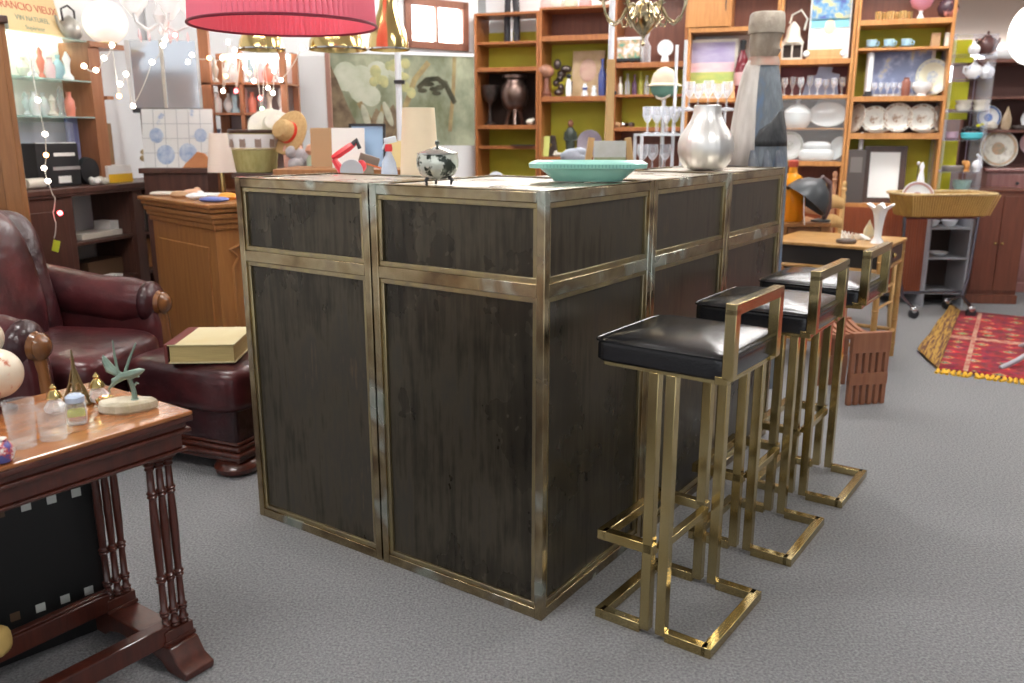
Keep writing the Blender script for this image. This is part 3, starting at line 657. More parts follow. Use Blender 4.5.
for i,(px,hx,m_,l) in enumerate(((546,9,flat('pink bag paper',(.75,.45,.42)),'pink parcel on top of the second bookcase, leftmost'),(556,9,m_cream,'cream parcel on top of the second bookcase'),(569,10,flat('pale green bag',(.6,.66,.5)),'pale green parcel on top of the second bookcase'),(583,8,flat('rose parcel',(.7,.35,.35)),'rose coloured parcel on top of the second bookcase'))):
    p=S(px,133,.12); k=kk(p); p.z=MODS['B']['zt']+.001
    tag(MB().cushion((0,0,hx*k/2),(12*k,9*k,hx*k),.4,8).build('parcel',m_,None,loc=p,rz=SA),l,'parcel',None)
p=sp('B',545,157,.08); k=kk(p); t=thing('green_postcard','yellow green card with a small picture leaning on the lower shelf','card',p,SA-.2)
MB().box((0,0,10*k),(10*k,.006,20*k),(R(-10),0,0)).build('card',flat('lime card',(.62,.68,.22)),t); MB().box((2*k,-.006,7*k),(5*k,.003,10*k),(R(-10),0,0)).build('print',flat('grey green print',(.22,.28,.2)),t)
p=sp('B',553.5,157,.1); k=kk(p); b=MB(); b.prism([(x*k,z*k) for x,z in [(-5,0),(7,0),(4,6),(3,14),(2,20),(-2,21),(-5,17),(-4,14),(-1,12),(-4,7)]],-2*k,2*k,'xz'); tag(b.build('fin_sculpture',m_bronze,None,loc=p,rz=SA,bevel=.006,seg=3),'dark curved fin sculpture between the lime card and the standing figure','sculpture')
p=sp('B',570.5,157,.1); k=kk(p); t=thing('standing_statuette','dark robed statuette with brown head on the lower shelf of the second bookcase','statuette',p)
MB().lathe([(r*k,z*k) for r,z in [(4,0),(5,2),(4.6,10),(5.5,20),(5,25),(3,28),(1.5,29)]],(0,0,0),18,(1,.7)).build('robe',flat('dark green bronze',(.035,.045,.035),.3),t)
MB().ball((0,0,32*k),(2.9*k,2.8*k,4*k)).build('head',flat('brown face',(.22,.09,.05)),t)
for s in (-1,1): MB().tube([(s*4.6*k,0,24*k),(s*5.6*k,-.01,17*k),(s*2*k,-.03,15*k)],[1.7*k,1.5*k,1.2*k],8).build('sleeve',flat('dark green bronze',(.035,.045,.035),.3),t)
p=sp('B',590,157,.14); plate('purple grey agate disc standing on the lower shelf, behind the easel',p,13*kk(p),mat('purple grey agate',(.22,.18,.22),.3,0,(.36,.33,.38),5),None,name='agate_disc',cat='stone',tilt=.1)
p=sp('B',560,157,.03); k=kk(p); tag(MB().ball((0,0,2*k),(7*k,4*k,2.2*k)).ball((-4*k,0,3*k),(2*k,2*k,3*k)).build('shell_dish',m_cream,None,loc=p),'small white shell dish before the fin sculpture','dish')
# grey rock + wooden parts below (x 495..530, y160-180)
p=sp('A',497,215,.0)
p=D(496,184,6.6); k=p.y/877; q=MB(); q.lathe([(1*k,0),(10*k,0),(11*k,4*k),(11*k,18*k),(8*k,24*k),(2*k,26*k)],(0,0,0),24,(1,.45))
GREY=thing('grey_upholstered_chair','pale grey round backed chair behind the bar, below the leftmost bookcase','chair',(p.x,p.y,0),.1)
MB().ball((0,.0,.80),(.11,.04,.20)).build('backrest',flat('pale grey fabric',(.48,.50,.52),.9),GREY); MB().cushion((0,-.22,.44),(.44,.44,.09),.35,12).build('seat',flat('pale grey fabric',(.48,.50,.52),.9),GREY); MB().tube([(0,.02,.45),(0,.02,.66)],.02).build('back_post',m_oak,GREY)
for x in (-.18,.18):
    for y in (-.4,-.04): MB().tube([(x,y,0),(x*.95,y,.42)],[.014,.02],8).build('leg',m_oak,GREY)
# C
p=sp('C',627,62,.08); k=kk(p); t=thing('tiled_casket','painted casket with white and green scenes on the third bookcase','casket',p,SA)
MB().bx(-11*k,11*k,-.06,.06,4*k,22*k).build('body',mat('white green orange painted enamel',(.72,.78,.78),.2,0,(.15,.33,.24),14,(1,1,1),(.4,.6),col3=(.55,.35,.18)),t,bevel=.005)
MB().bx(-12*k,12*k,-.065,.065,1.5*k,4*k).build('base',m_blackp,t); MB().bx(-12*k,12*k,-.065,.065,21*k,23.5*k).build('lid',m_white,t,bevel=.004)
for x in (-7,0,7): MB().ball((x*k,-.03,1*k),(1.6*k,1.6*k,1*k)).build('foot',m_oak,t)
p=sp('C',643,62,.07); vessel('decanter','tall crystal decanter between the painted casket and the white mantel clock','decanter',p,[(4.5,0),(4.8,1),(4.8,15),(2.5,19),(1.5,22)],glassy('bright crystal'),None,12,parts=(('stopper',[(1.4,22),(3.2,26),(3,30),(1,32)],glassy('bright crystal')),))
p=sp('C',662,62,.06); k=kk(p); t=thing('mantel_clock','small round white china clock on a foot, right of the decanter','clock',p,SA); MB().lathe([(7.6*k,0),(8*k,2*k),(7.6*k,4*k)],(0,.02,13*k),28,rot=[(PI/2,'X')]).build('case',m_white,t); MB().lathe([(3.6*k,-.001),(3.6*k,.001)],(0,.02-4.2*k,13*k),20,rot=[(PI/2,'X')]).build('dial',flat('pale blue dial',(.55,.62,.75)),t); MB().lathe([(4.4*k,0),(4*k,2*k),(3*k,6*k)],(0,0,0),20).build('foot',m_white,t)
mlist=[m_glass,flat('olive glass bottle',(.30,.28,.05),.1),flat('dark violet glass',(.10,.05,.10),.1)]
for i,px in enumerate((619,626,633,639,645,651)):
    p=sp('C',px,94,.1); hh=(16,19,18,20,17,19)[i]; ms=(m_cream,glassy('bright crystal'),mlist[2],mlist[1],glassy('bright crystal'),mlist[1])[i]
    vessel('small_bottle','%s small bottle, number %s from the left of the row under the casket'%(('cream','clear crystal','dark violet','olive','frosted clear','olive green')[i],('one','two','three','four','five','six')[i]),'bottle',p,[(2.4,0),(2.6,2),(2.4,hh*.6),(1,hh*.75),(1,hh),(1.4,hh+1)],ms,'small bottles in the third bookcase',12)
for i,px in enumerate((616,624,631)):
    p=sp('C',px,127,.06); k=kk(p); b=MB(); b.cushion((0,0,2.4*k),(9*k,5*k,4.8*k),.6,8,(0,0,.5*i)); 
    tag(b.build('trinket',(m_cardb,m_chrome,m_bronze)[i],None,loc=p),('brown oval trinket box on the low shelf of the third bookcase','silver crumpled trinket beside the brown oval box','dark bronze trinket right of the silver one')[i],'trinket')
# helmet on wine glass étagère side: pith helmet on stand
p=D(664,97,5.6); k=p.y/877
HS=thing('pith_helmet','cream pith helmet with green underside resting on a tall pole stand','helmet',(p.x,p.y,p.z),-.3)
MB().lathe([(r*k,z*k) for r,z in [(16,10),(16.5,11),(12.6,13),(12.3,17),(10.6,22),(7,26),(3,28),(.5,28.6),(.2,27)]],(0,0,0),32,(1.05,1)).build('crown',flat('cream cork helmet',(.72,.62,.47),.8),HS)
MB().lathe([(r*k,z*k) for r,z in [(14,10.6),(13,5),(10,1),(6,0)]],(0,0,0),28).build('lining',flat('dusty green cloth',(.12,.24,.19),.9),HS)
MB().tube([(-10*k,0,9*k),(-6*k,-8*k,-1*k),(0,-9*k,-3*k),(6*k,-8*k,1*k),(10*k,0,9*k)],1.1*k,8).build('chin_strap',flat('beige strap',(.6,.52,.42)),HS)
t=thing('pole_stand','slim silver pole stand under the pith helmet','stand',(p.x,p.y,0)); MB().tube([(0,0,.02),(0,0,p.z-.001)],[.018,.014],12).build('pole',m_chrome,t); MB().lathe([(.16,0),(.16,.015),(.03,.03)],(0,0,0),28).build('base',m_chrome,t)
# étagère with wine glasses (white metal and glass rack)
GY=5.2
a=D(642,133,GY); b2=D(735,133,GY); pz1=D(690,108,GY).z; pz2=D(660,133.5,GY).z; pz3=D(660,172,GY).z
GR=thing('white_glass_rack','white metal display rack with stepped glass shelves behind the bar','display rack',(a.x,GY,0)); gw=b2.x-a.x; gm=D(682,133,GY).x-a.x
m_wm=flat('white enamelled metal',(.80,.82,.86),.3)
for x in (.0,gm,gw):
    for y in (0,.28): MB().tube([(x,y,0),(x,y,(D(690,40,GY).z if x==gm else (pz1 if x>gm else pz2)))],.010,8).build('post',m_wm,GR)
MB().bx(gm,gw,-.01,.29,pz1-.014,pz1).build('shelf',m_wm,GR); MB().bx(0,gm,-.01,.29,pz2-.014,pz2).build('shelf',m_wm,GR); MB().bx(0,gm,-.01,.29,pz3-.014,pz3).build('shelf',m_wm,GR); MB().bx(gm,gw,-.01,.29,.4,.414).build('shelf',m_wm,GR)
def wineglass(label,p,k,h=24,r=5.5,group='wine glasses on the white rack'):
    b=MB(); b.lathe([(x*k,z*k) for x,z in [(r*.75,0),(r*.7,.5),(.8,1.2),(.7,h*.4),(r*.5,h*.47),(r,h*.66),(r*.92,h),(r*.86,h),(r*.9,h*.68),(.3,h*.5)]],(0,0,0),18)
    return tag(b.build('wine_glass',glassy('bright crystal'),None,loc=p),label,'wine glass',group)
k=GY/877
lg=['leftmost of the front wine glasses on the middle shelf of the white rack','second front wine glass on the middle shelf of the white rack','third front wine glass on the middle shelf of the white rack','rightmost front wine glass on the middle shelf of the white rack']
for i,px in enumerate((649,658,668,677)):
    q=D(px,133,GY); wineglass(lg[i],(q.x,GY+.08,pz2+.001),k,26,5.3)
for i,px in enumerate((653,663,673)):
    q=D(px,133,GY); wineglass(('left','middle','right')[i]+'most'*(i!=1)+' back wine glass on the middle shelf of the white rack',(q.x,GY+.2,pz2+.001),k,27,5)
for i,px in enumerate((646,656,669)):
    q=D(px,133,GY); wineglass(('leftmost','middle','rightmost')[i]+' wine glass on the lowest shelf of the white rack, above the bar edge',(q.x,GY+.1,pz3+.001),k,27,6)
for i,px in enumerate((691,700,710,720,729)):
    q=D(px,133,GY); wineglass('stemmed glass number %s from the left on the top shelf, above the silver vase'%('one','two','three','four','five')[i],(q.x,GY+.1,pz1+.001),k,(26,24,27,24,26)[i],5.6,'stemmed glasses above the silver vase')
# D : colourful print
p=sp('D',707,98,.12); k=kk(p); t=thing('framed_landscape_print','framed colourful landscape print with violet sky behind the glasses','picture',p,SA)
m_print=mat('violet pink green print',(.42,.36,.52),.5,0,(.72,.55,.18),5,(.4,1,2.2),(.35,.62),col3=(.70,.45,.42))
MB().box((0,0,28*k),(50*k,.02,56*k),(R(-4),0,0)).build('frame',m_cream,t); 
for z0_,z1_,c_,n_ in ((34,53,mat('violet sky print',(.36,.30,.50),.5,0,(.50,.46,.60),9,(.5,1,2)),'violet_sky'),(25,34,mat('pink cloud print',(.74,.42,.48),.5,0,(.80,.62,.62),9,(.5,1,2)),'pink_cloud'),(14,25,mat('yellow green hill print',(.62,.60,.16),.5,0,(.36,.48,.14),8,(1,1,2)),'green_hill'),(3,14,mat('orange field print',(.75,.42,.14),.5,0,(.80,.66,.30),14),'orange_field')):
    MB().box((0,-.013-((z0_+z1_)/2-28)*k*math.sin(R(-4))*1.0,(z0_+z1_)/2*k),(45*k,.004,(z1_-z0_)*k),(R(-4),0,0)).build(n_,c_,t)
for px,w_ in ((708,15),(727,18)):
    p=sp('D',px,98,.24); k=kk(p); tag(MB().box((0,0,29*k),(w_*k,.01,57*k)).build('paper_sheet',m_paper,None,loc=p,rz=SA),'white paper sheet %s behind the landscape print'%('left' if px==708 else 'right'),'paper')
p=sp('D',738,98,.08); vessel('liqueur_bottle','dark red liqueur bottle with black neck, right of the landscape print','bottle',p,[(6.5,0),(7,3),(7,28),(5,38),(2.6,43),(2.3,46)],mat('wine red glass',(.16,.02,.03),.08),None,20,parts=(('cap',[(2.5,45),(2.7,46),(2.7,54),(2,54.5)],m_blackp),('label',[(7.05,12),(7.1,12.2),(7.1,24),(7.05,24.2)],flat('pinkish label',(.62,.36,.36)))))
p=sp('D',730,98,.03); vessel('figurine','small orange and white clown figurine at the foot of the red bottle','figurine',p,[(3,0),(2.6,4),(1.8,8),(2.3,10),(1,14)],flat('orange glaze',(.75,.42,.2),.3),None,12)
# E : poster, lantern, glasses, dishes
p=sp('E',821,59,.1); k=kk(p); t=thing('poster_board','poster with a blue night sky over a pale figure on the fifth bookcase','poster',p,SA)
MB().box((0,0,33*k),(38*k,.012,70*k),(R(-5),0,0)).build('board',m_paper,t)
MB().box((0,-.012,52*k),(35*k,.003,29*k),(R(-5),0,0)).build('blue_sky',mat('blue and gold sky print',(.06,.09,.30),.5,0,(.55,.50,.22),9,(1,1,1),(.42,.6),col3=(.12,.30,.5)),t)
MB().box((0,-.0105,34*k),(35*k,.003,9*k),(R(-5),0,0)).build('turquoise_band',flat('turquoise band',(.22,.55,.68)),t)
MB().ball((0,-.0125,31*k),(5.5*k,.003,7*k),rot=[(R(-5),'X')]).build('printed_head',flat('pale gold print',(.75,.62,.42)),t)
p=sp('E',818,59,.02); k=kk(p); b=MB(); b.bx(-17*k,17*k,0,.05,0,3*k).bx(-17*k,17*k,0,.01,3*k,9*k); t=thing('wooden_easel_ledge','small wooden ledge holding up the blue poster','stand',p,SA); b.build('ledge',m_pine,t,bevel=.003)
for x in (-17,17): MB().ball((x*k,-.005,5*k),(3*k,.01,3*k)).build('white_knob',m_white,t)
p=sp('E',786,59,.1); k=kk(p); t=thing('white_lantern','white metal lantern with ring handle left of the blue poster','lantern',p,SA)
b=MB(); b.bx(-10*k,10*k,-.06,.06,0,2*k).bx(-10*k,10*k,-.06,.06,14*k,17*k)
for x in (-9,0,9):
    for y in (-.055,.055): b.bx(x*k-.006,x*k+.006,y-.006,y+.006,0,16*k)
b.build('cage',m_cream,t); MB().lathe([(11*k,16*k),(7*k,22*k),(6*k,30*k),(3*k,34*k),(1*k,36*k)],(0,0,0),20).build('roof',m_cream,t)
MB().tube([(-4*k,0,34*k),(-2*k,0,42*k),(6*k,0,46*k),(12*k,0,38*k),(10*k,0,28*k)],1*k,8).build('handle',m_cream,t); MB().bx(-8*k,8*k,-.04,.04,2*k,13*k).build('candle_glass',m_darkin,t)
for i,px in enumerate((781,789,797,806,814,822,830,838)):
    p=sp('E',px,95,.08+.05*(i%2)); wineglass('liqueur glass number %s from the left on the shelf under the blue poster'%('one','two','three','four','five','six','seven','eight')[i],p,kk(p),(17,18,17,19,16,15,16,17)[i],3.2,'liqueur glasses under the blue poster')
p=sp('E',818,95,.2); k=kk(p); tag(MB().prism([(x*k,z*k) for x,z in [(-18,0),(16,0),(14,12),(16,20),(8,22),(9,27),(-4,28),(-6,20),(-14,18)]],0,.02,'xz').build('blue_paper_cutout',flat('pale blue paper',(.45,.52,.72)),None,loc=p,rz=SA),'pale blue paper shape behind the liqueur glasses','paper')
p=sp('E',796,128,.1); vessel('soup_tureen','white china soup tureen with lid behind the glass doors','tureen',p,[(9,0),(12,3),(14,9),(14.5,15),(13,16)],m_white,None,24,(1,.7),parts=(('lid',[(13.5,15.5),(12,18),(7,22),(2,23.5),(1.5,26),(3.5,28),(3,31),(.5,32)],m_white),))
p=sp('E',826,128,.14); plate('large white oval platter behind the glass doors, right of the tureen',p,18*kk(p),m_white,None,oval=.72,tilt=.4,name='platter',cat='platter')
p=sp('E',829,128,.22); plate('grey patterned platter standing upright behind the white oval one',p,17*kk(p),mat('grey lace patterned china',(.45,.44,.44),.3,0,(.68,.68,.68),60),None,tilt=.1,name='platter',cat='platter',oval=.9)
p=sp('E',790,161,.12); plate('round white plate at the left of the lower glass door shelf',p,14*kk(p),m_white,mat('grey green leaf pattern',(.40,.45,.38),.3,0,(.8,.8,.8),60),tilt=.15)
p=sp('E',818,161,.10); k=kk(p); t=thing('china_casserole','white lidded rectangular china casserole on the lower glass door shelf','casserole',p,SA)
MB().cushion((0,0,5.5*k),(34*k,.16,12*k),.35,12).build('body',m_white,t); MB().cushion((0,0,14*k),(27*k,.13,10*k),.55,12).build('lid',m_white,t)
p=sp('E',840,161,.10); plate('white plate leaning sideways at the right of the lower glass door shelf',p,12*kk(p),m_white,None,tilt=.3,side=-.9)
# F
for i,(px,l) in enumerate(((863,'leftmost pale blue cup on the olive shelf'),(880,'middle pale blue cup on the olive shelf'),(897,'rightmost pale blue cup on the olive shelf'))):
    p=sp('F',px,47,.08); k=kk(p); t=thing('blue_cup',l,'cup',p,SA,'blue cups and saucers'); m_=flat('pale blue china',(.42,.60,.68),.2)
    MB().lathe([(r*k,z*k) for r,z in [(3,1),(4.5,3),(5,8),(4.7,8),(3,2)]],(0,0,0),20).build('cup',m_,t); MB().lathe([(3*k,0),(7*k,1.6*k),(6.5*k,1.7*k),(2.5*k,.6*k)],(0,0,0),24).build('saucer',m_,t)
    MB().tube([(4.6*k,0,6.5*k),(7*k,0,5.5*k),(6.5*k,0,3*k),(4.2*k,0,3*k)],.7*k,6).build('handle',m_,t)
for px,l,m_ in ((926,'tan paper packet on the blue cup shelf',m_cardb),(940-1,'pale cream packet at the right end of the blue cup shelf',m_cream)):
    p=sp('F',px-1,47,.1); k=kk(p); tag(MB().bx(-4*k,4*k,-.03,.03,0,13*k).build('packet',m_,None,loc=p,rz=SA,bevel=.003),l,'packet')
for i in range(6):
    p=sp('F',867+i*6,19,.06+.06*(i%2)); vessel('amber_tumbler','amber glass tumbler %s from the left on the highest shelf in view'%('first','second','third','fourth','fifth','sixth')[i],'glass',p,[(2.4,0),(2.8,1),(3,8),(2.8,8),(2.2,1.5)],glassy('amber glass',(.85,.68,.35),.4),'amber tumblers on the highest shelf',14)
p=sp('F',908,19,.08); vessel('pink_compote','pink glass bowl on a white foot on the highest shelf in view','bowl',p,[(4,0),(3,2),(1.6,5),(2,8)],m_white,None,22,parts=(('bowl',[(2,8),(8,11),(11,17),(9,21),(6,24),(5,21)],flat('rose pink glass',(.80,.35,.47),.15)),))
p=sp('F',934,19,.08); vessel('floral_pot','round dark pot with pink flowers, right of the pink bowl','pot',p,[(4,0),(8,3),(10,9),(8,15),(5,18)],mat('black pot with pink flowers',(.06,.03,.04),.25,0,(.70,.30,.28),10,(1,1,1),(.48,.56)),None,22)
p=sp('F',893,96,.16); k=kk(p); t=thing('framed_flower_print','framed blue print of yellow flowers behind the small glasses','picture',p,SA)
MB().box((0,0,23*k),(62*k,.02,47*k),(R(-6),0,0)).build('frame',m_cream,t); MB().box((0,-.013,23*k),(55*k,.004,41*k),(R(-6),0,0)).build('print',mat('blue print with yellow flowers',(.17,.20,.33),.4,0,(.62,.48,.22),8,(1,1,1),(.5,.66),col3=(.30,.34,.50)),t)
for i in range(7):
    p=sp('F',870+i*6.4,96,.06); wineglass('small dark stemmed glass %s from the left before the flower print'%('first','second','third','fourth','fifth','sixth','seventh')[i],p,kk(p),13,2.6,'small stemmed glasses before the flower print')
    
p=sp('F',864,96,.08); k=kk(p); vessel('white_candle','tall white candle in a dark holder at the left of the flower print','candle',p,[(2.8,0),(3,40),(2,42)],m_white,None,14,parts=(('holder',[(5,0),(5,2),(3.2,3),(3.2,5)],m_iron),))
p=sp('F',901,96,.04); vessel('brown_jug','small brown bottle before the flower print','bottle',p,[(3.8,0),(4,2),(4,13),(2.5,16),(3,17.5)],flat('reddish brown glaze',(.26,.09,.06),.3))
p=sp('F',926,96,.13); plate('large cream oval platter with blue floral motif, right of the flower print',p,15.5*kk(p),mat('cream olive platter',(.62,.60,.45),.25),mat('blue floral motif',(.25,.30,.42),.4,0,(.6,.6,.5),50),oval=1.15,name='platter',cat='platter')
p=sp('F',917,96,.05); vessel('white_gravy_boat','white gravy boat before the cream platter','gravy boat',p,[(5,0),(4,2),(6,4),(9,9),(8,13),(5,13)],m_white,None,20,(1.1,.7))
m_ch=mat('faded border china',(.74,.73,.68),.22,0,(.50,.47,.42),30,(1,1,1),(.55,.75))
m_chd=mat('brown flower decoration',(.40,.28,.20),.35,0,(.72,.70,.64),45,(1,1,1),(.45,.55))
for px,r,sd,l in ((857,14,-1.0,'white plate turned sideways at the left end of the plate row'),(873,13,0,'white plate with grey floral border, second in the plate row'),(896,14.5,0,'white plate with brown floral border, in the middle of the plate row'),(920,14,0,'white plate with grey medallion, fourth in the plate row'),(934,13,1.05,'white plate turned sideways at the right end of the plate row')):
    p=sp('F',px,133,.12); plate(l,p,r*kk(p),m_ch,m_chd,tilt=.18,side=sd,group='china plates in a row')
for px,l in ((877,'low white dish lying before the second plate'),(925,'low white dish lying before the fourth plate')):
    p=sp('F',px,133,.03); vessel('low_dish',l,'dish',p,[(6,0),(8,1),(14,3),(13,3.2),(7,1.3)],m_ch,'low dishes under the standing plates',24,(1,.4))
# mirror / picture in dark frame in the tall bay
p=sp('F',888,204,.12); k=kk(p); t=thing('dark_framed_mirror','dark framed picture with a glaring white sheet in the tall olive bay','picture frame',p,SA)
for x in (-17,17): MB().box((x*k,0,27*k),(6*k,.03,56*k),(R(-8),0,0)).build('frame_side',m_dark,t)
for z in (2,53): MB().box((0,.0-(.14*(z-27)*k)*-1,z*k),(40*k,.03,6*k),(R(-8),0,0)).build('frame_rail',m_dark,t)
MB().box((0,0,27*k),(30*k,.008,48*k),(R(-8),0,0)).build('sheet',flat('glossy white sheet',(.9,.9,.88),.2),t)
p=sp('F',858,204,.10); k=kk(p); t=thing('dark_binder','tall grey brown binder standing beside the dark framed picture','binder',p,SA); MB().bx(-8*k,9*k,-.08,.1,0,52*k).build('cover',mat('grey brown binder',(.09,.075,.07),.4),t,bevel=.004); MB().bx(-5*k,6*k,-.081,-.0805,30*k,45*k).build('spine_label',flat('faded grey label',(.18,.16,.15)),t)
p=sp('F',862,204,.1); p.z+=52*kk(p)+.001; vessel('white_candle_stub','white candle standing on top of the dark binder','candle',p,[(2.2,0),(2.4,8),(2.4,14),(1,17)],m_white)
p=sp('F',922,204,.1); k=kk(p); t=thing('thin_brass_rod_lamp','thin metal rod with a small white tip beside the dark framed picture','candlestick',p); MB().lathe([(5*k,0),(4*k,1*k),(.6*k,2*k),(.5*k,38*k)],(0,0,0),14).build('rod',m_iron,t); MB().ball((0,0,40*k),(1.6*k,1.6*k,2.2*k)).build('tip',m_white,t)
# ------------------------------------------------------------------ things on and behind the bar
def loftbowl(b,rings,n=40,p=.45):
    R_=[]
    for hx,hy,z in rings:
        r=[]
        for i in range(n):
            a=2*PI*i/n; r.append((hx*math.copysign(abs(math.cos(a))**p,math.cos(a)),hy*math.copysign(abs(math.sin(a))**p,math.sin(a)),z))
        R_.append(r)
    b.ring_loft(R_)
m_turq=mat('turquoise glazed ceramic',(.25,.55,.47),.25,0,(.31,.62,.53),6,coat=.3)
p=G(588,180.5,BZ); t=thing('ceramic_dish','turquoise glazed oblong footed dish on the corner of the bar','dish',(p.x,p.y,BZ),-.12)
b=MB(); loftbowl(b,[(.10,.065,0),(.103,.068,.006),(.135,.085,.032),(.137,.086,.036)]); b.build('base',m_turq,t)
b=MB(); loftbowl(b,[(.130,.082,.036),(.168,.115,.038),(.17,.117,.050),(.160,.107,.056),(.12,.075,.042),(.02,.01,.040)]); b.build('rim',m_turq,t)
b=MB()
for i in range(26):
    x=-.12+.24*i/25
    for s in (-1,1): b.bx(x-.0015,x+.0015,s*.1178-.0006,s*.1178+.0006,.040,.049)
b.build('fluting',flat('dark turquoise groove',(.15,.40,.34)),t,smooth=False)
p=G(438,184,BZ); k=p.y/877
t=thing('silver_sugar_bowl','round silver lidded bowl on three feet standing on the bar above the corner unit','bowl',(p.x,p.y,BZ),.3)
m_silv=mat('tarnished embossed silver',(.72,.75,.66),.2,.45,(.05,.06,.05),22,(1,1,1),(.50,.55),bump=.12,bscale=60)
MB().lathe([(r*k,z*k) for r,z in [(3,4),(11,5),(18,10),(20.8,17),(21.2,24),(20,29.5)]],(0,0,0),36).build('bowl',m_silv,t)
MB().lathe([(r*k,z*k) for r,z in [(20.6,29.6),(20.3,31),(14,33.5),(6,36),(2,37)]],(0,0,0),36).build('lid',mat('bright silver',(.85,.86,.83),.15,1.),t)
MB().lathe([(r*k,z*k) for r,z in [(1,36.5),(1,38),(2.6,40),(2,42.5),(.3,43.5)]],(0,0,0),16).build('finial',m_silv,t)
for q in range(3):
    a=2*PI*q/3-.6; MB().tube([(12*k*math.cos(a),12*k*math.sin(a),7*k),(15.5*k*math.cos(a),15.5*k*math.sin(a),4*k),(14*k*math.cos(a),14*k*math.sin(a),1*k),(15*k*math.cos(a),15*k*math.sin(a),0)],[2.2*k,1.8*k,1.2*k,1.6*k],8).build('foot',m_iron,t)
p=CN+U*1.42+W*.19; k=p.y/877; 
t=thing('silver_vase','large brushed silver ribbed gourd vase standing on the bar before the wooden figure','vase',(p.x,p.y,BZ),0)
def ribbed(b,prof,n=120,ribs=30,amp=.006):
    b.ring_loft([[ (r*(1+amp*math.cos(ribs*2*PI*i/n))*math.cos(2*PI*i/n),r*(1+amp*math.cos(ribs*2*PI*i/n))*math.sin(2*PI*i/n),z) for i in range(n)] for r,z in prof])
b=MB(); ribbed(b,[(r*k,z*k) for r,z in [(17,0),(20,1.5),(25,8),(27.3,17),(27.6,25),(25.5,33),(21,40),(17,46),(14.2,53),(13.2,59),(13.4,62),(12.8,62.4),(12.4,60),(12.4,50),(2,49)]]); b.build('body',m_silver,t)
MB().lathe([(15.5*k,-.0),(17.5*k,.4*k),(17.6*k,1.2*k),(17*k,1.4*k)],(0,0,0),48).build('foot_ring',m_silver,t)
# crumpled white paper on the bar beside the vase
# wooden painted figure, standing on the floor behind the bar end
Yf=4.3; k=Yf/877; p=D(757,133,Yf)
t=thing('painted_wooden_figure','tall weathered wooden figure with flat cap painted blue and white, behind the bar end','statue',(p.x,Yf,0),0)
def zz(py): return H+(133-py)*k*1.0
def xx(px,py): return D(px,py,Yf).x-p.x
secs=[(0,728,786,.55,700),(0,728,786,.55,0)]
rows=[(165,728,786),(140,730,785),(110,735,782),(85,740,780),(68,745,778.5),(60,749,777)]
def sect(x0,x1,z,d,a0=0,a1=2*PI,n=28,f=1.,pw=.75):
    cx=(x0+x1)/2; hx=(x1-x0)/2*f; r=[]
    for i in range(n+1 if a1-a0<2*PI-.01 else n):
        a=a0+(a1-a0)*i/n; r.append((cx+hx*math.copysign(abs(math.cos(a))**pw,math.cos(a)),d*f*hx*math.copysign(abs(math.sin(a))**pw,math.sin(a)),z))
    return r
m_fb=mat('flaked blue grey paint',(.10,.16,.26),.6,0,(.22,.25,.28),6,(2.5,2.5,.6),(.35,.65),bump=.4,bscale=12,col3=(.13,.15,.17))
m_fw=mat('worn whitewashed wood',(.66,.62,.58),.7,0,(.42,.38,.34),7,(3,3,.5),(.35,.7),bump=.4,bscale=14)
m_fd=mat('flaked black paint',(.025,.027,.03),.5,0,(.10,.10,.10),9,(2,2,.8),(.4,.75),bump=.4)
m_fh=mat('weathered brown grey carved wood',(.26,.20,.15),.7,0,(.42,.36,.29),8,(2,2,1),(.35,.65),bump=.5,bscale=16)
R_=[sect(xx(726,165),xx(788,165),0,.8)]+[sect(xx(a,y),xx(b_,y),D(757,y,Yf).z,.8) for y,a,b_ in rows]
MB().ring_loft(R_).build('body',m_fb,t)
def patch(nm,m,rws,a0,a1,f):
    b=MB(); rr=[sect(xx(a,y),xx(b_,y),D(757,y,Yf).z,.8,(a0[i] if isinstance(a0,list) else a0),a1,14,f) for i,(y,a,b_) in enumerate(rws)]
    V=[[b.bm.verts.new(q) for q in r] for r in rr]
    for i in range(len(V)-1):
        for j in range(len(V[0])-1): b.bm.faces.new((V[i][j],V[i][j+1],V[i+1][j+1],V[i+1][j]))
    return b.build(nm,m,t,solid=.004)
patch('white_mantle',m_fw,rows,PI*.95,PI*1.43,1.012)
patch('black_apron',m_fd,[(146,729.2,785),(140,730,785),(130,731.5,784.5),(122,733,783.4),(112,734.6,782.2),(108,735.3,782)],[PI*1.44,PI*1.43,PI*1.47,PI*1.56,PI*1.68,PI*1.80],PI*1.99,1.012)
b=MB()
for i,(x0,x1) in enumerate(((-.07,.0),(.0,.06),(.06,.12))):
    b.tube([((x0+x1)/2,-.115,.9),((x0+x1)/2-.003,-.112,1.13),((x0+x1)/2-.01,-.10,1.2)],[.03,.027,.015],8)
b.build('carved_folds',mat('dark grey blue carved wood',(.07,.09,.13),.6,0,(.20,.21,.22),8,bump=.3),t)
hr=[(62,753,774),(56,751,777),(50,750,780),(46,750,778.5),(40,750.5,779.5),(34,751,782)]
MB().ring_loft([sect(xx(a,y),xx(b_,y),D(757,y,Yf).z,.95) for y,a,b_ in hr]).build('head',m_fh,t)
hr=[(34,749.5,783),(26,749.5,784),(15,751,784),(12.5,753,782.5)]
MB().ring_loft([sect(xx(a,y),xx(b_,y),D(757,y,Yf).z,1.0) for y,a,b_ in hr]).build('cap',mat('pale chipped wood',(.46,.40,.32),.7,0,(.30,.25,.20),12,bump=.5),t)
MB().ring_loft([sect(xx(a,y),xx(b_,y),D(757,y,Yf).z,.84) for y,a,b_ in [(66,746,779),(62,748,779),(57,750,778)]]).build('pink_collar',mat('faded pink paint',(.48,.26,.20),.7,0,(.4,.33,.27),12),t)
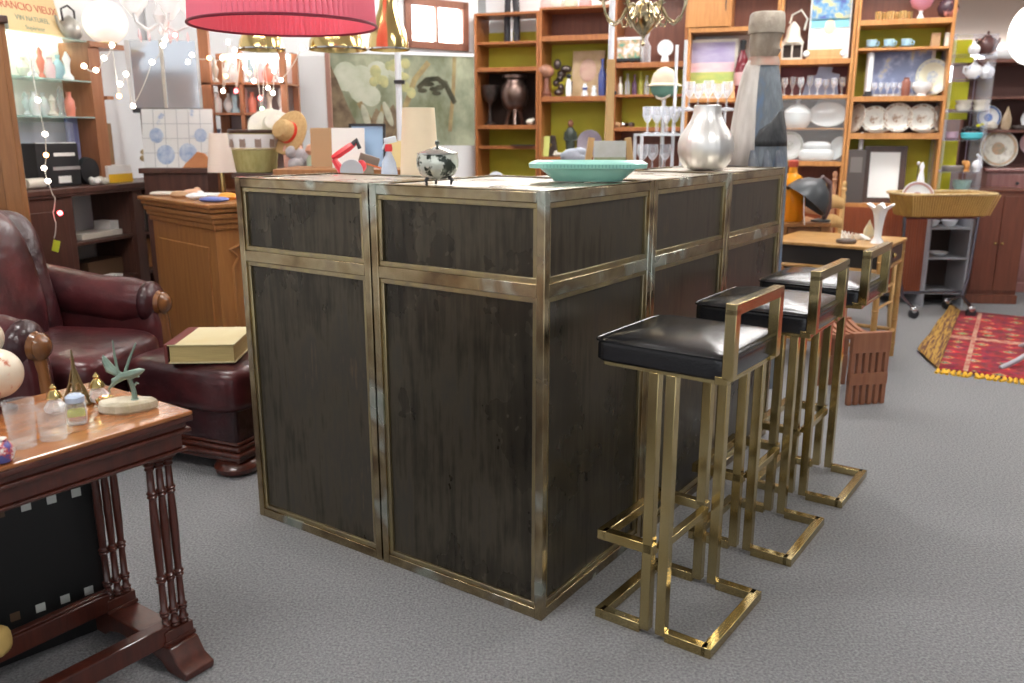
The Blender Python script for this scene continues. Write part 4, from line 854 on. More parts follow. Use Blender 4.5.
# back counter behind the bar's left arm; white top stands in for bar-top glare
q=CN+U*.44+W*1.45
t=thing('back_counter','counter topped with painted white glare behind the left bar arm, under the red tape dispenser','counter',(q.x,q.y,0),AW)
MB().bx(0,.85,0,.5,1.08,1.10).build('top',m_white,t,bevel=.003); MB().bx(.03,.82,.03,.47,0,1.08).build('body',m_oak,t,smooth=False)
CZ=1.10
def onC(px,Y): r=D(px,133,Y); return Vector((r.x,Y,CZ+.0005))
p=onC(419,3.02); k=p.y/877
t=thing('cylinder_lampshade','tall tapered cream lampshade standing behind the silver bowl','lampshade',p); 
MB().lathe([(20.5*k,0),(16*k,77*k),(15.6*k,77*k),(20*k,.2*k)],(0,0,0),40,caps=False).build('shade',mat('cream shade cloth',(.80,.66,.47),.8,0,(.74,.60,.42),3),t)
MB().lathe([(20.7*k,0),(20.5*k,1.2*k),(20*k,1.2*k),(20.2*k,0)],(0,0,0),40,caps=False).build('rim',m_cream,t)
p=onC(388,3.12); k=p.y/877
t=thing('spray_bottle','clear blue spray bottle with red and white nozzle on the back counter','bottle',p,.4)
MB().lathe([(r*k,z*k) for r,z in [(8,0),(9,2),(8.5,12),(7,22),(3.5,30),(2.6,33)]],(0,0,0),22,(1,.75)).build('bottle',mat('pale blue translucent plastic',(.60,.70,.85),.15,trans=.3),t)
MB().lathe([(r*k,z*k) for r,z in [(3.6,33),(4,36),(3.4,40)]],(0,0,0),16).build('collar',flat('red plastic',(.72,.05,.06),.3),t)
b=MB(); b.box((2*k,0,44*k),(12*k,5*k,6*k),(0,R(-12),0)).tube([(-3*k,0,42*k),(-6*k,0,35*k)],1.1*k,6); b.build('trigger_head',flat('pale blue white plastic',(.70,.80,.90),.3),t,bevel=.002)
p=onC(347,3.22); k=p.y/877
t=thing('tape_dispenser','red and grey tape gun lying tilted on the back counter','tape dispenser',p,.15)
b=MB(); b.tube([(-16*k,0,25*k),(-10*k,0,28*k),(2*k,0,36*k),(8*k,0,40*k)],[2*k,3.5*k,3.5*k,2.4*k],4); b.tube([(-14*k,0,24*k),(-7*k,0,12*k),(-2*k,0,0)],[3*k,4*k,3*k],8); b.build('frame',flat('red plastic',(.72,.05,.06),.3),t)
MB().lathe([(11*k,-5*k),(11.5*k,-4*k),(11.5*k,4*k),(11*k,5*k)],(3*k,0,12.2*k),28,rot=[(PI/2,'X')]).build('tape_roll',flat('grey packing tape',(.40,.41,.43),.3),t)
MB().ball((13*k,0,17*k),(5*k,4*k,6*k)).build('red_knob',flat('red plastic',(.72,.05,.06),.3),t)
MB().tube([(5*k,0,38*k),(9*k,0,42*k),(12*k,0,34*k)],[3*k,3*k,2*k],8).build('grip',m_iron,t)
p=onC(366,3.3); k=p.y/877
t=thing('card_reader','brown and orange wedge shaped box on the back counter','box',p,.2)
MB().box((2*k,0,22*k),(20*k,14*k,9*k),(0,R(18),0)).build('wedge',flat('brown grey plastic',(.22,.17,.13)),t,bevel=.003); MB().box((5*k,-.001,16.5*k),(17*k,14.4*k,1.6*k),(0,R(18),0)).build('orange_edge',flat('orange strip',(.72,.20,.07)),t)
MB().bx(-4*k,6*k,-4*k,4*k,0,18*k).build('stand',flat('olive grey stand',(.25,.24,.18)),t)
p=onC(366,3.08); k=p.y/877; tag(MB().lathe([(6.5*k,0),(7*k,1*k),(6.6*k,5*k),(5.5*k,5.5*k)],(0,0,0),20).build('orange_puck',flat('orange plastic',(.90,.38,.05),.35),None,loc=p),'orange plastic cap on the back counter, right of the tape gun','lid')
p=onC(325,3.3);
# blue and white boards behind
def board(name,label,cat,px0,px1,py0,py1,Y,m,th=.012,tilt=0,rz=0,zfloor=None,edge=None):
    a=D(px0,py1,Y); b_=D(px1,py0,Y); w=b_.x-a.x; h=b_.z-a.z
    o=thing(name,label,cat,((a.x+b_.x)/2,Y,a.z),rz)
    MB().box((0,0,h/2),(w,th,h),(R(-tilt),0,0)).build('panel',m,o,bevel=.002)
    if edge: 
        e=.012; b=MB()
        for x in (-w/2,w/2): b.box((x,-.003,h/2),(e,th+.01,h+e),(R(-tilt),0,0))
        for z in (0,h): b.box((0,-.003+(z-h/2)*math.sin(R(tilt)),h/2+(z-h/2)*math.cos(R(tilt))),(w+e,th+.01,e),(R(-tilt),0,0))
        b.build('frame',edge,o)
    return o
# side table holding boards
zt_=D(360,168,4.3).z
t=thing('side_table','plain wooden side table behind the back counter, carrying the propped boards','table',(-.72,4.35,0),0)
MB().bx(-.42,.42,-.22,.22,zt_-.03,zt_).build('table_top',m_oak,t,bevel=.004)
for x in (-.38,.38):
    for y in (-.18,.18): MB().bx(x-.02,x+.02,y-.02,y+.02,0,zt_-.03).build('leg',m_oak,t)
board('blue_board','light blue board with dark edge propped behind the spray bottle','board',352,384,125,168,4.42,flat('light blue card',(.36,.55,.78)),edge=m_iron,tilt=4)
board('white_card','cream card with faint printed lines left of the blue board','card',333,364,128,168,4.36,m_paper,tilt=4)
board('cork_board','tan wooden board propped left of the cream card','board',312,334,128,168,4.40,m_cardb,tilt=3)
t=thing('yellow_card','pale yellow card right of the spray bottle','card',(D(396,168,4.4).x,4.4,zt_),0); MB().bx(-.035,.035,-.005,.005,0,.13).build('card',flat('pale yellow card',(.80,.70,.35)),t)
# big landscape painting
a=D(331,146,6.15); b_=D(474,57,6.5)
t=thing('landscape_painting','large unframed olive green woodland painting under the little window','painting',(a.x,6.15,0),math.atan2(.35,b_.x-a.x))
w_=math.hypot(b_.x-a.x,.35); zb=a.z; ztp=b_.z
m_land=mat('olive woodland painting',(.13,.14,.07),.6,0,(.36,.37,.25),4.5,(1,1,.7),(.34,.62),col3=(.22,.24,.16),detail=6)
MB().bx(0,w_,0,.03,zb,ztp).build('canvas',m_land,t,smooth=False)
MB().bx(-.01,0,-.005,.035,zb,ztp+.01).bx(0,w_,-.005,.035,ztp,ztp+.02).build('pale_canvas_edge',m_white,t)
m_tr=mat('painted brown trunk',(.20,.13,.06),.6,0,(.34,.27,.12),9); m_fo=mat('painted yellow foliage',(.50,.44,.20),.6,0,(.30,.32,.16),14)
tk=MB()
for pts,r in (([(.40,.03),(.46,.16),(.53,.32),(.58,.46),(.68,.58)],.020),([(.82,.1),(.85,.4),(.86,.62)],.014),([(.20,.3),(.27,.16),(.31,.02)],.02),([(.36,.28),(.33,.14),(.30,.04)],.016)):
    tk.tube([(x*w_/1.0,-.0015,zb+y) for x,y in pts],r,4)
for v in tk.bm.verts: v.co.y=-.0015+ (v.co.y+.0015)*.05
tk.build('painted_trunks',m_tr,t,smooth=False)
sk=MB()
for (xa,ya,rx,ry) in ((.12,.47,.09,.10),(.22,.42,.10,.13),(.33,.50,.08,.08),(.28,.34,.07,.07),(.45,.53,.06,.06)): sk.ball((xa*w_,-.0005,zb+ya),(rx,.0008,ry),14,8)
sk.build('painted_sky',mat('painted pale sky',(.50,.51,.41),.6,0,(.38,.40,.29),7),t)
rk=MB(); rk.prism([(.005*w_,zb+.02),(.16*w_,zb+.02),(.17*w_,zb+.16),(.12*w_,zb+.28),(.06*w_,zb+.45),(.005*w_,zb+.58)],-.0022,-.0006,'xz')
rk.prism([(.24*w_,zb+.02),(.52*w_,zb+.02),(.47*w_,zb+.18),(.43*w_,zb+.29),(.36*w_,zb+.21),(.31*w_,zb+.26),(.26*w_,zb+.15)],-.0024,-.0006,'xz')
rk.build('painted_rocks',mat('painted brown rocks',(.09,.055,.03),.6,0,(.26,.19,.11),8),t,smooth=False)
br=MB(); br.tube([(x*w_,-.002,zb+y) for x,y in [(.60,.40),(.66,.46),(.74,.47),(.80,.42),(.86,.30)]],.018,4)
for i in range(9): br.ball((random.uniform(.62,.82)*w_,-.002,zb+random.uniform(.36,.48)),(.035,.001,.016),8,5)
for v in br.bm.verts: v.co.y=-.0028
br.build('painted_dark_branch',mat('painted dark branch',(.06,.06,.035),.6,0,(.14,.13,.08),9),t)
fb=MB()
for i in range(16): fb.ball((random.uniform(.30,.56)*w_,-.0025,zb+random.uniform(.34,.58)),(random.uniform(.02,.05),.0015,random.uniform(.02,.045)),10,6)
fb.build('painted_foliage',m_fo,t)
for v_,(xa,ya) in enumerate(((.24,.2),(.33,.15),(.39,.22))):
    MB().ball((xa*w_,-.003,zb+ya),(.025,.0015,.09),12,8,rot=[(R((-15,12,-20)[v_]),'Y')]).build('painted_figure',mat('painted pale bodies',(.45,.44,.33),.6,0,(.30,.30,.22),14),t)
t=thing('white_panel_screen','blank white glaring panel with pink wooden edge left of the woodland painting','panel',(D(313,133,6.0).x,6.0,0),.05)
hw_=.105; z1_=D(313,56,6).z; z0_=D(313,131,6).z
MB().bx(-hw_,hw_,0,.02,z0_,z1_).build('panel',flat('glossy white board',(.93,.93,.93),.3),t); MB().bx(hw_,hw_+.03,-.01,.03,0,z1_+.02).bx(-hw_-.02,-hw_,-.01,.03,0,z1_+.02).build('edge_post',wood('pinkish wood',(.42,.22,.17),(.36,.18,.13),.5),t)
# poles
def pole(name,label,px,Y,zt,r,m,clamp):
    p=D(px,133,Y); t=thing(name,label,'pole',(p.x,Y,0)); MB().tube([(0,0,0),(0,0,zt)],r,12).build('tube',m,t); MB().lathe([(r*5,0),(r*5,.012),(r*1.4,.03)],(0,0,0),20).build('base',m,t)
    z=D(px,clamp,Y).z; MB().bx(-r*1.3,r*2,-r*1.6,r*1.6,z-.01,z+.01).build('clamp',m_blackp,t,bevel=.003)
pole('white_pole','slim white upright pole before the woodland painting',400,4.9,2.6,.017,m_wm,82)
pole('white_pole','slim white upright pole before the second teak bookcase',609,5.2,2.6,.017,m_wm,93)
# easel
Ye=4.1; pe=D(609,163,Ye)
t=thing('wooden_easel','pale pine artist easel holding the small landscape behind the bar','easel',(pe.x,Ye,0),.05); k=Ye/877
b=MB(); b.bx(-.018,.018,.01,.035,.0,H+(133-62)*k-.0).build('mast',m_pine,t,bevel=.003)
for s in (-1,1):
    MB().tube([(s*.26,0,0),(s*.085,0,H+(133-137)*k)],.014,sq=True).build('leg',m_pine,t)
MB().tube([(0,.34,0),(0,.03,1.5)],.012,sq=True).build('leg',m_pine,t); MB().bx(-.12,.12,-.03,.02,H+(133-167)*k-.02,H+(133-167)*k).build('tray',m_pine,t,bevel=.002)
t=thing('small_landscape_painting','small pale landscape canvas resting on the pine easel','painting',(pe.x,Ye-.018,H+(133-166.8)*k),.05)
MB().bx(-.075,.075,-.008,.008,0,.125).build('canvas',mat('pale sky and field',(.62,.63,.62),.7,0,(.50,.52,.46),9),t,smooth=False); MB().bx(-.074,.074,-.0092,-.0081,.001,.05).build('painted_field',mat('green field paint',(.25,.32,.16),.7,0,(.40,.40,.28),16),t,smooth=False)
t=thing('plant_stand','tall dark plant stand behind the turquoise dish','stand',(D(574,165,4.6).x,4.6,0)); zs_=D(574,163,4.6).z
MB().lathe([(.10,0),(.095,.02),(.025,.05),(.025,zs_-.03),(.12,zs_-.02),(.12,zs_)],(0,0,0),24).build('stand',m_mahog,t)
tag(MB().ball((0,0,.03),(.075,.05,.045),14,10).ball((.03,0,.05),(.04,.04,.03)).build('grey_stone',mat('bluish grey stone',(.30,.34,.42),.6,0,(.48,.52,.60),8,bump=.4),None,loc=(D(574,165,4.6).x,4.6,zs_),jit=.003),'bluish grey rough stone showing over the back of the turquoise dish','stone')
# ------------------------------------------------------------------ hanging lamps
p=D(284,27,3.2); Yd=3.2
t=thing('red_drum_pendant','pleated red drum lampshade hanging at the top of the picture','pendant lamp',(p.x,Yd,0)); zb=1.645; r=.325
m_redo=mat('pleated rose red silk',(.92,.22,.30),.6); 
b=MB(); n=200
b.ring_loft([[((r-(.010 if i%2 else 0)-z*.05)*math.cos(2*PI*i/n),(r-(.010 if i%2 else 0)-z*.05)*math.sin(2*PI*i/n),zb+z) for i in range(n)] for z in (0.008,.2,.36)],caps=False)
b.build('pleated_shade',m_redo,t,smooth=False,solid=.002)
b=MB(); b.tube([(r*math.cos(2*PI*i/72),r*math.sin(2*PI*i/72),zb+.006) for i in range(72)],.005,6,closed=True); b.build('rim_band',flat('dark crimson trim',(.20,.01,.03)),t)
b=MB(); b.tube([(0,0,zb+.33),(0,0,3.2)],.004,6)
for i in range(3): a=2*PI*i/3; b.tube([(0,0,zb+.34),((r-.025)*math.cos(a),(r-.025)*math.sin(a),zb+.355)],.003,6)
b.build('cord_and_spider',m_iron,t); MB().ball((0,0,zb+.22),(.04,.04,.055)).build('bulb',mat('warm bulb',(1,.9,.7),.3,emit=3,ecol=(1,.82,.62)),t)
def pendant(name,label,px,pyb,Y,prof,m,group=None):
    p=D(px,pyb,Y); k=Y/877; t=thing(name,label,'pendant lamp',(p.x,Y,p.z),0,group)
    n=len(prof); b=MB(); b.lathe([(r*k,z*k) for r,z in prof]+[((r-.7)*k,(z-.5)*k) for r,z in prof[::-1]],(0,0,0),36,caps=False); b.build('shade',m,t)
    MB().tube([(0,0,prof[-1][1]*k-.002),(0,0,3.2-p.z)],.004,6).build('cord',m_iron,t)
    MB().lathe([(prof[0][0]*k*1.02,0),(prof[0][0]*k*1.03,1.4*k),(prof[0][0]*k*1.0,1.6*k),(prof[0][0]*k*.97,.2*k)],(0,0,0),36,caps=False).build('rim',m_chrome,t)
pendant('brass_bell_lamp','polished brass bell shaped pendant lamp right of the red shade',389,50,3.7,[(19.5,0),(19,8),(17,17),(13,27),(9,37),(6.8,50),(6.4,62),(2,66)],m_goldp)
pendant('brass_dome_lamp','brass dome pendant lamp showing under the left half of the red shade',262,50,4.3,[(22,0),(21,8),(16,18),(8,26),(3,30)],m_goldp,'brass dome lamps behind the red shade')
pendant('brass_dome_lamp','brass dome pendant lamp showing under the right half of the red shade',338,50,4.3,[(28,0),(27,8),(20,20),(9,28),(3,32)],m_goldp,'brass dome lamps behind the red shade')
# chandelier
Yc=4.3; p=D(640,133,Yc); k=Yc/877; zc=D(640,38,Yc).z
m_ch_=mat('antique brass chandelier',(.62,.54,.36),.2,1.)
t=thing('brass_chandelier','antique brass chandelier with curled arms hanging before the third bookcase','chandelier',(p.x,Yc,zc))
MB().lathe([(r*k,z*k) for r,z in [(.5,-8),(2,-6),(1,-3),(1.4,0),(2,2),(4,3),(10,9),(15,16),(16,22),(12,28),(5,32),(3,36),(4,42),(7,48),(4,54),(1.6,60),(1.5,90)]],(0,0,0),28).build('body',m_ch_,t)
for i in range(8):
    a=2*PI*i/8+.25; c_,s_=math.cos(a),math.sin(a)
    arm=[(5,28),(12,31),(19,26),(24,17),(31,13),(38,18),(42,28),(43,36)]
    o=MB().tube([(x*k*c_,x*k*s_,z*k) for x,z in arm],[1.5*k,1.4*k,1.3*k,1.2*k,1.2*k,1.2*k,1.2*k,1.3*k],8)
    o.tube([(x*k*c_,x*k*s_,z*k) for x,z in [(24,17),(22,11),(17,12),(17,17),(20,18)]],.9*k,6)
    o.lathe([(1*k,0),(5*k,1.4*k),(5.4*k,2.4*k),(2*k,2.6*k),(2*k,6*k)],(43*k*c_,43*k*s_,36*k),14)
    q=o.build('arm',m_ch_,t); MB().lathe([(1.7*k,0),(1.7*k,14*k),(.8*k,18*k)],(43*k*c_,43*k*s_,42*k),10).build('candle',m_white,q)
MB().tube([(0,0,88*k),(0,0,3.2-zc)],.005,6).build('chain',m_ch_,t)
# ------------------------------------------------------------------ RIGHT SIDE
# bamboo side table
BT0=Vector((1.94,4.42,0)); t=thing('bamboo_side_table','bamboo side table with dark drawer behind the farthest bar stool','table',BT0,AU)
BH=.70; bl,bw=.58,.62     # local x along U, y along W
b=MB(); b.bx(0,bl,0,bw,BH-.018,BH); b.build('table_top',m_bamboo,t,bevel=.005)
for x in (.02,bl-.02):
    for y in (.02,bw-.02):
        b=MB(); b.tube([(x,y,0),(x,y,BH-.02)],.016,10)
        for z in (.08,.22,.36,.5,.62): b.lathe([(.016,-.006),(.0195,0),(.016,.006)],(x,y,z),12)
        b.build('leg',m_bamboo,t)
for zr in (.16,BH-.13):
    for y in (.02,bw-.02): MB().tube([(.02,y,zr),(bl-.02,y,zr)],.011,8).build('rail',m_bamboo,t)
    for x in (.02,bl-.02): MB().tube([(x,.02,zr),(x,bw-.02,zr)],.011,8).build('rail',m_bamboo,t)
MB().bx(.025,bl-.025,.03,bw-.03,BH-.12,BH-.02).build('case',flat('dark lacquer panel',(.03,.025,.022),.35),t)
d=MB().bx(.05,bl-.05,.012,.032,BH-.115,BH-.03).build('drawer',flat('dark drawer front',(.06,.04,.03),.35),t,bevel=.004); MB().ball((bl/2,.004,BH-.07),(.014,.01,.014)).build('knob',m_goldp,d)
def onB(px,py): 
    q=G(px,py,BH); return q
p=onB(877,243); k=p.y/877
t=thing('lily_vase','white porcelain vase with flared petal rim on the bamboo table','vase',p)
b=MB(); n=60
b.ring_loft([[((r*(1+am*math.cos(6*2*PI*i/n)))*k*math.cos(2*PI*i/n),(r*(1+am*math.cos(6*2*PI*i/n)))*k*math.sin(2*PI*i/n),(z+zw*math.cos(6*2*PI*i/n))*k) for i in range(n)] for r,z,am,zw in [(7,0,0,0),(6,2,0,0),(3.5,6,0,0),(4,16,0,0),(5.5,27,.05,0),(7,33,.12,.6),(12,38,.22,2),(11,38.6,.22,2),(6,34,.1,.5),(4,26,0,0),(1,8,0,0)]])
b.build('body',m_white,t)
for (px,py,hs,l) in ((868,206,1,'white and green porcelain bird left of the lily vase, on the lily vase shelf'),):
    pass
p=onB(853,240); k=p.y/877; b=MB()
for i in range(9):
    a=i*.7; b.tube([((-12+i*3)*k,math.sin(i)*4*k,1*k),((-10+i*2.6)*k,math.cos(a)*5*k,(9-i*.5)*k),((-6+i*2.8)*k,math.sin(a)*5*k,1*k)],1.1*k,6)
tag(b.build('white_coral',flat('white coral',(.86,.84,.80),.6),None,loc=p),'white branching coral ornament on the bamboo table','ornament')
p=onB(846,243); tag(MB().lathe([(.05,0),(.055,.012),(.05,.02)],(0,0,0),20).build('brass_dish',m_bronze,None,loc=p),'low dark brass dish under the white coral','dish')
p=onB(868,239); k=p.y/877; tag(MB().lathe([(1*k,0),(6*k,3*k),(5*k,10*k),(1.5*k,17*k),(.3*k,20*k)],(0,0,0),16,(1,.6)).build('yellow_shell',mat('yellow grey shell',(.65,.48,.20),.3,0,(.40,.42,.40),10),None,loc=p),'yellow and grey pointed shell beside the lily vase','shell')
# small desk
dk=thing('small_oak_desk','golden oak desk with a drawer beyond the right end of the bar','desk',(1.62,5.35,0),.0); dh=.735
MB().bx(-.35,.38,0,.45,dh-.025,dh).build('desk_top',m_oak,dk,bevel=.004)
for x in (-.32,.08,.35): MB().bx(x-.03,x+.03,.02,.08,0,dh-.025).build('leg',m_oak,dk,bevel=.003)
for x in (-.32,.35): MB().bx(x-.03,x+.03,.38,.43,0,dh-.025).build('leg',m_oak,dk,bevel=.003)
MB().bx(-.29,.05,.03,.42,dh-.16,dh-.026).build('case',m_oak,dk); d=MB().bx(.115,.315,.015,.42,dh-.17,dh-.03).build('drawer',wood('darker oak drawer',(.24,.10,.04),(.17,.07,.03)),dk,bevel=.004); MB().ball((.21,.006,dh-.10),.013).build('knob',m_iron,d)
MB().bx(-.3,.33,.05,.4,.35,.37).build('lower_shelf',m_oak,dk)
tag(MB().cushion((0,0,.04),(.22,.18,.08),.6,10).ball((.05,-.03,.06),(.05,.04,.04)).build('folded_cloth',flat('grey brown cloth',(.30,.27,.25),.9),None,loc=(1.84,5.55,.37),jit=.004),'crumpled grey cloth on the lower shelf of the oak desk','cloth')
p=Vector((D(796,133,5.5).x,5.5,dh)); k=p.y/877
m_amb=mat('orange amber glass',(.90,.36,.02),.08,trans=.35,ior=1.3)
t=thing('amber_bottle','large amber glass bottle with red stopper beyond the right end of the bar','bottle',p)
MB().lathe([(r*k,z*k) for r,z in [(12,0),(14,3),(14.5,20),(14,36),(10,44),(4.5,48),(4,54)]],(0,0,0),28).build('bottle',m_amb,t); MB().lathe([(r*k,z*k) for r,z in [(4.3,54),(4.8,55),(4.8,60),(3.5,61)]],(0,0,0),18).build('stopper',flat('dull red stopper',(.45,.07,.04),.4),t)
# desk lamp
p=Vector((D(828,133,5.45).x,5.45,dh))
t=thing('black_desk_lamp','black bowl shaded desk lamp on an angled arm, right of the end of the bar','desk lamp',p,0)
m_bl=mat('dark grey enamel',(.035,.04,.045),.35)
k=5.45/877
b=MB(); b.lathe([(r*k,z*k) for r,z in [(4,26),(6,24),(13,20),(20,12),(23.5,2),(24,0),(23,0),(19,10),(12,17),(4,20)]],(-24*k,-.12,22*k),32,rot=[(R(38),'Y')],caps=False); b.build('shade',m_bl,t)
b=MB(); b.tube([(-9*k,-.12,46*k),(0,-.1,40*k),(4*k,-.06,16*k),(2*k,0,0)],[2.2*k,2.6*k,2.8*k,2.6*k],10); b.build('arm',wood('purple grey wood',(.20,.13,.13),(.12,.08,.08),.5),t)
MB().lathe([(.06,0),(.06,.012),(.02,.02)],(0,0,0),24).build('base',m_bl,t); MB().tube([(-30*k,-.2,30*k),(-29*k,-.21,10*k),(-27*k,-.2,-.0)],.003,6).build('pull_cord',m_white,t)
# ladder back chairs
def ladder_chair(lab,x,y,rz,hgt,m=m_pine,w=.38):
    t=thing('wooden_chair',lab,'chair',(x,y,0),rz,'turned wooden chairs')
    for s in (-1,1):
        b=MB(); b.lathe([(.014,0),(.018,.1),(.018,.42),(.016,.6),(.015,hgt-.1),(.010,hgt-.075),(.019,hgt-.055),(.011,hgt-.04),(.018,hgt-.02),(.012,hgt-.004),(.002,hgt)],(s*w/2,0,0),14); b.build('back_post',m,t)
        MB().lathe([(.013,0),(.019,.1),(.018,.43),(.01,.45)],(s*w/2,-w,0),12).build('front_leg',m,t)
    for i,z in enumerate((hgt-.16,hgt-.29)):
        def f(u,v,z=z,i=i):
            x_=-w/2+w*u; return (x_,.018*math.sin(PI*u),z+ (v-.5)*.06+ (.05*math.sin(PI*u) if v>.5 else .02*math.sin(PI*u)))
        MB().sheet(f,12,2).build('slat',m,t,solid=.012)
    MB().cushion((0,-w/2,.44),(w+.02,w+.02,.035),.3,10).build('seat',mat('rush seat',(.46,.36,.2),.9,0,(.36,.27,.14),40),t)
    b=MB()
    for z in (.18,.3): b.tube([(-w/2,-w,z),(w/2,-w,z)],.009,8).tube([(-w/2,0,z+.02),(w/2,0,z+.02)],.009,8)
    for s in (-1,1): b.tube([(s*w/2,-w,.24),(s*w/2,0,.24)],.009,8)
    b.build('stretcher',m,t)
ladder_chair('reddish wooden chair with turned posts behind the amber bottle',D(813,133,6.15).x,6.2,R(-30),1.02,wood('reddish chair wood',(.46,.23,.13),(.36,.17,.09)))
ladder_chair('pale wooden chair with pine cone finials between the desk lamp and the lily vase',D(849,133,5.6).x,5.75,R(52),.965)
# slatted wooden stool
s0_=Vector((1.62,3.93,0)); t=thing('slatted_wooden_stool','low slatted wooden stool with curved top behind the bar stools','stool',s0_,R(12))
m_sl=wood('warm red brown stool wood',(.34,.14,.07),(.25,.09,.045),.4)
for y0 in (0,.33):
    for x in range(6): MB().bx(.0+x*.036,.0+x*.036+.023,y0,y0+.022,.0,.35).build('upright_slat',m_sl,t,bevel=.003)
    for a_,b_ in ((.26,.36),(.10,.16)): MB().bx(0,.203,y0-.004,y0+.026,a_,b_).build('cross_board',m_sl,t,bevel=.003)
for x in range(6):
    pts=[(x*.036+.0095,y,.35-.045*math.sin(PI*(y)/.352)) for y in [i*.352/10 for i in range(11)]]
    MB().tube(pts,.011,sq=True).build('seat_slat',m_sl,t,bevel=.002)
# rug
def rugmat():
    m=bpy.data.materials.new('red kilim'); m.use_nodes=True; nt=m.node_tree; N=nt.nodes; L=nt.links; b=N['Principled BSDF']; b.inputs['Roughness'].default_value=.95
    tc=N.new('ShaderNodeTexCoord'); mp=N.new('ShaderNodeMapping'); mp.inputs['Scale'].default_value=(1,1,1); L.new(tc.outputs['Object'],mp.inputs[0])
    vo=N.new('ShaderNodeTexVoronoi'); vo.distance='MANHATTAN'; vo.inputs['Scale'].default_value=7; vo.inputs['Randomness'].default_value=.35; L.new(mp.outputs[0],vo.inputs['Vector'])
    cr=N.new('ShaderNodeValToRGB'); e=cr.color_ramp; e.interpolation='CONSTANT'
    e.elements[0].color=(.42,.36,.26,1); e.elements[0].position=0; e.elements[1].position=.13; e.elements[1].color=(.07,.09,.07,1)
    for p_,c in ((.24,(.50,.26,.10,1)),(.33,(.34,.02,.035,1)),(.52,(.22,.02,.03,1))):
        q=e.elements.new(p_); q.color=c
    L.new(vo.outputs['Distance'],cr.inputs[0])
    v2=N.new('ShaderNodeTexVoronoi'); v2.inputs['Scale'].default_value=24; v2.distance='MANHATTAN'; L.new(mp.outputs[0],v2.inputs['Vector'])
    hs=N.new('ShaderNodeMix'); hs.data_type='RGBA'; hs.blend_type='OVERLAY'; hs.inputs['Factor'].default_value=.45
    L.new(cr.outputs[0],hs.inputs['A']); L.new(v2.outputs['Color'],hs.inputs['B']); L.new(hs.outputs['Result'],b.inputs['Base Color'])
    return m
A_=G(938,371); B_=G(960,312); A2=G(917,353); B2=G(950,308); n1=(G(1024,382)-G(938,371)).normalized()
t=thing('kilim_rug','red patterned kilim rug with yellow fringe on the carpet at the right','rug',A_,math.atan2(n1.y,n1.x))
Mi=Matrix.Rotation(-math.atan2(n1.y,n1.x),3,'Z')
bl_=Mi@(B_-A_); a2_=Mi@(A2-A_); b2_=Mi@(B2-A_); W1=2.4; m_k=rugmat()
b=MB(); b.sheet(lambda u,v:(u*W1+v*bl_.x,v*bl_.y,.008+.003*math.sin(u*9)*math.sin(v*5)),40,14); b.build('pile',m_k,t,solid=.006)
b=MB(); b.sheet(lambda u,v:(*( (a2_*(1-v)+b2_*v)*(1-u)+(bl_*v)*u ).xy,.010+.012*(1-u)*(1+.6*math.sin(v*14))),6,24)
m_bor=mat('striped ochre brown border',(.42,.24,.05),.95,0,(.12,.05,.03),14,(8,.4,1),(.45,.55)); b.build('striped_border',m_bor,t,solid=.006)
b=MB()
for i in range(90):
    x=.0+i*W1/90; b.tube([(x,0,.01),(x+random.uniform(-.012,.012),-.035,.008),(x+random.uniform(-.02,.02),-.065,.004)],.010,5)
b.build('fringe',flat('mustard yellow fringe',(.72,.42,.04),.95),t)
b=MB()
for i in range(0,5):
    for h0,h1 in ((.01,.46),(.50,.97)):
        b.prism([(i*.42+.12+bl_.x*h0,bl_.y*h0),(i*.42+.145+bl_.x*h0,bl_.y*h0),(i*.42+.145+bl_.x*h1,bl_.y*h1),(i*.42+.12+bl_.x*h1,bl_.y*h1)],.0145,.0165,'xy')
b.prism([(bl_.x*.46,bl_.y*.46),(W1+bl_.x*.46,bl_.y*.46),(W1+bl_.x*.5,bl_.y*.5),(bl_.x*.5,bl_.y*.5)],.0145,.0165,'xy')
b.build('pale_band',mat('speckled pale bands',(.50,.36,.24),.95,0,(.34,.05,.05),30),t,smooth=False)
a_=G(1000,371)
t=thing('metal_folding_leg','grey metal leg of a stand resting on the carpet at the right picture edge','stand',(a_.x,a_.y,0)); MB().tube([(0,0,.015),(.10,.03,.05),(.42,.12,.20)],.014,12).tube([(.42,.12,.2),(.42,.12,.9)],.014,12).build('leg',flat('satin grey metal',(.38,.38,.42),.4),t); MB().tube([(.42,.12,.2),(.80,.16,.015)],.014,12).build('leg',flat('satin grey metal',(.38,.38,.42),.4),t)
MB().tube([(.42,.12,.2),(.40,.5,.015)],.014,12).build('leg',flat('satin grey metal',(.38,.38,.42),.4),t)
# trolley with basket tray
Yt=6.1; k=Yt/877; tz=D(940,217,Yt).z
xl=D(903,217,Yt).x; xr=D(980,217,Yt).x
t=thing('wheeled_trolley','chrome wheeled trolley frame carrying the wicker tray','trolley',((xl+xr)/2,Yt,0),.08); w=(xr-xl)/2
for s in (-1,1):
    b=MB(); b.tube([(s*w,0,tz),(s*(w-.02),0,.25),(s*(w-.05),0,.13)],.012,10); b.tube([(s*(w-.05),0,.13),(s*(w-.06),-.15,.07)],.012,8).tube([(s*(w-.05),0,.13),(s*(w-.06),.15,.07)],.012,8)
    b.build('leg',flat('dark chrome',(.20,.20,.24),.25,metal=1),t)
    for y in (-.15,.15):
        MB().lathe([(.02,-.012),(.035,-.012),(.035,.012),(.02,.012)],(s*(w-.06),y,.035),18,rot=[(PI/2,'X')]).build('wheel',m_blackp,t); MB().cushion((s*(w-.06),y,.06),(.05,.03,.05),.6,8).build('caster_guard',m_chrome,t)
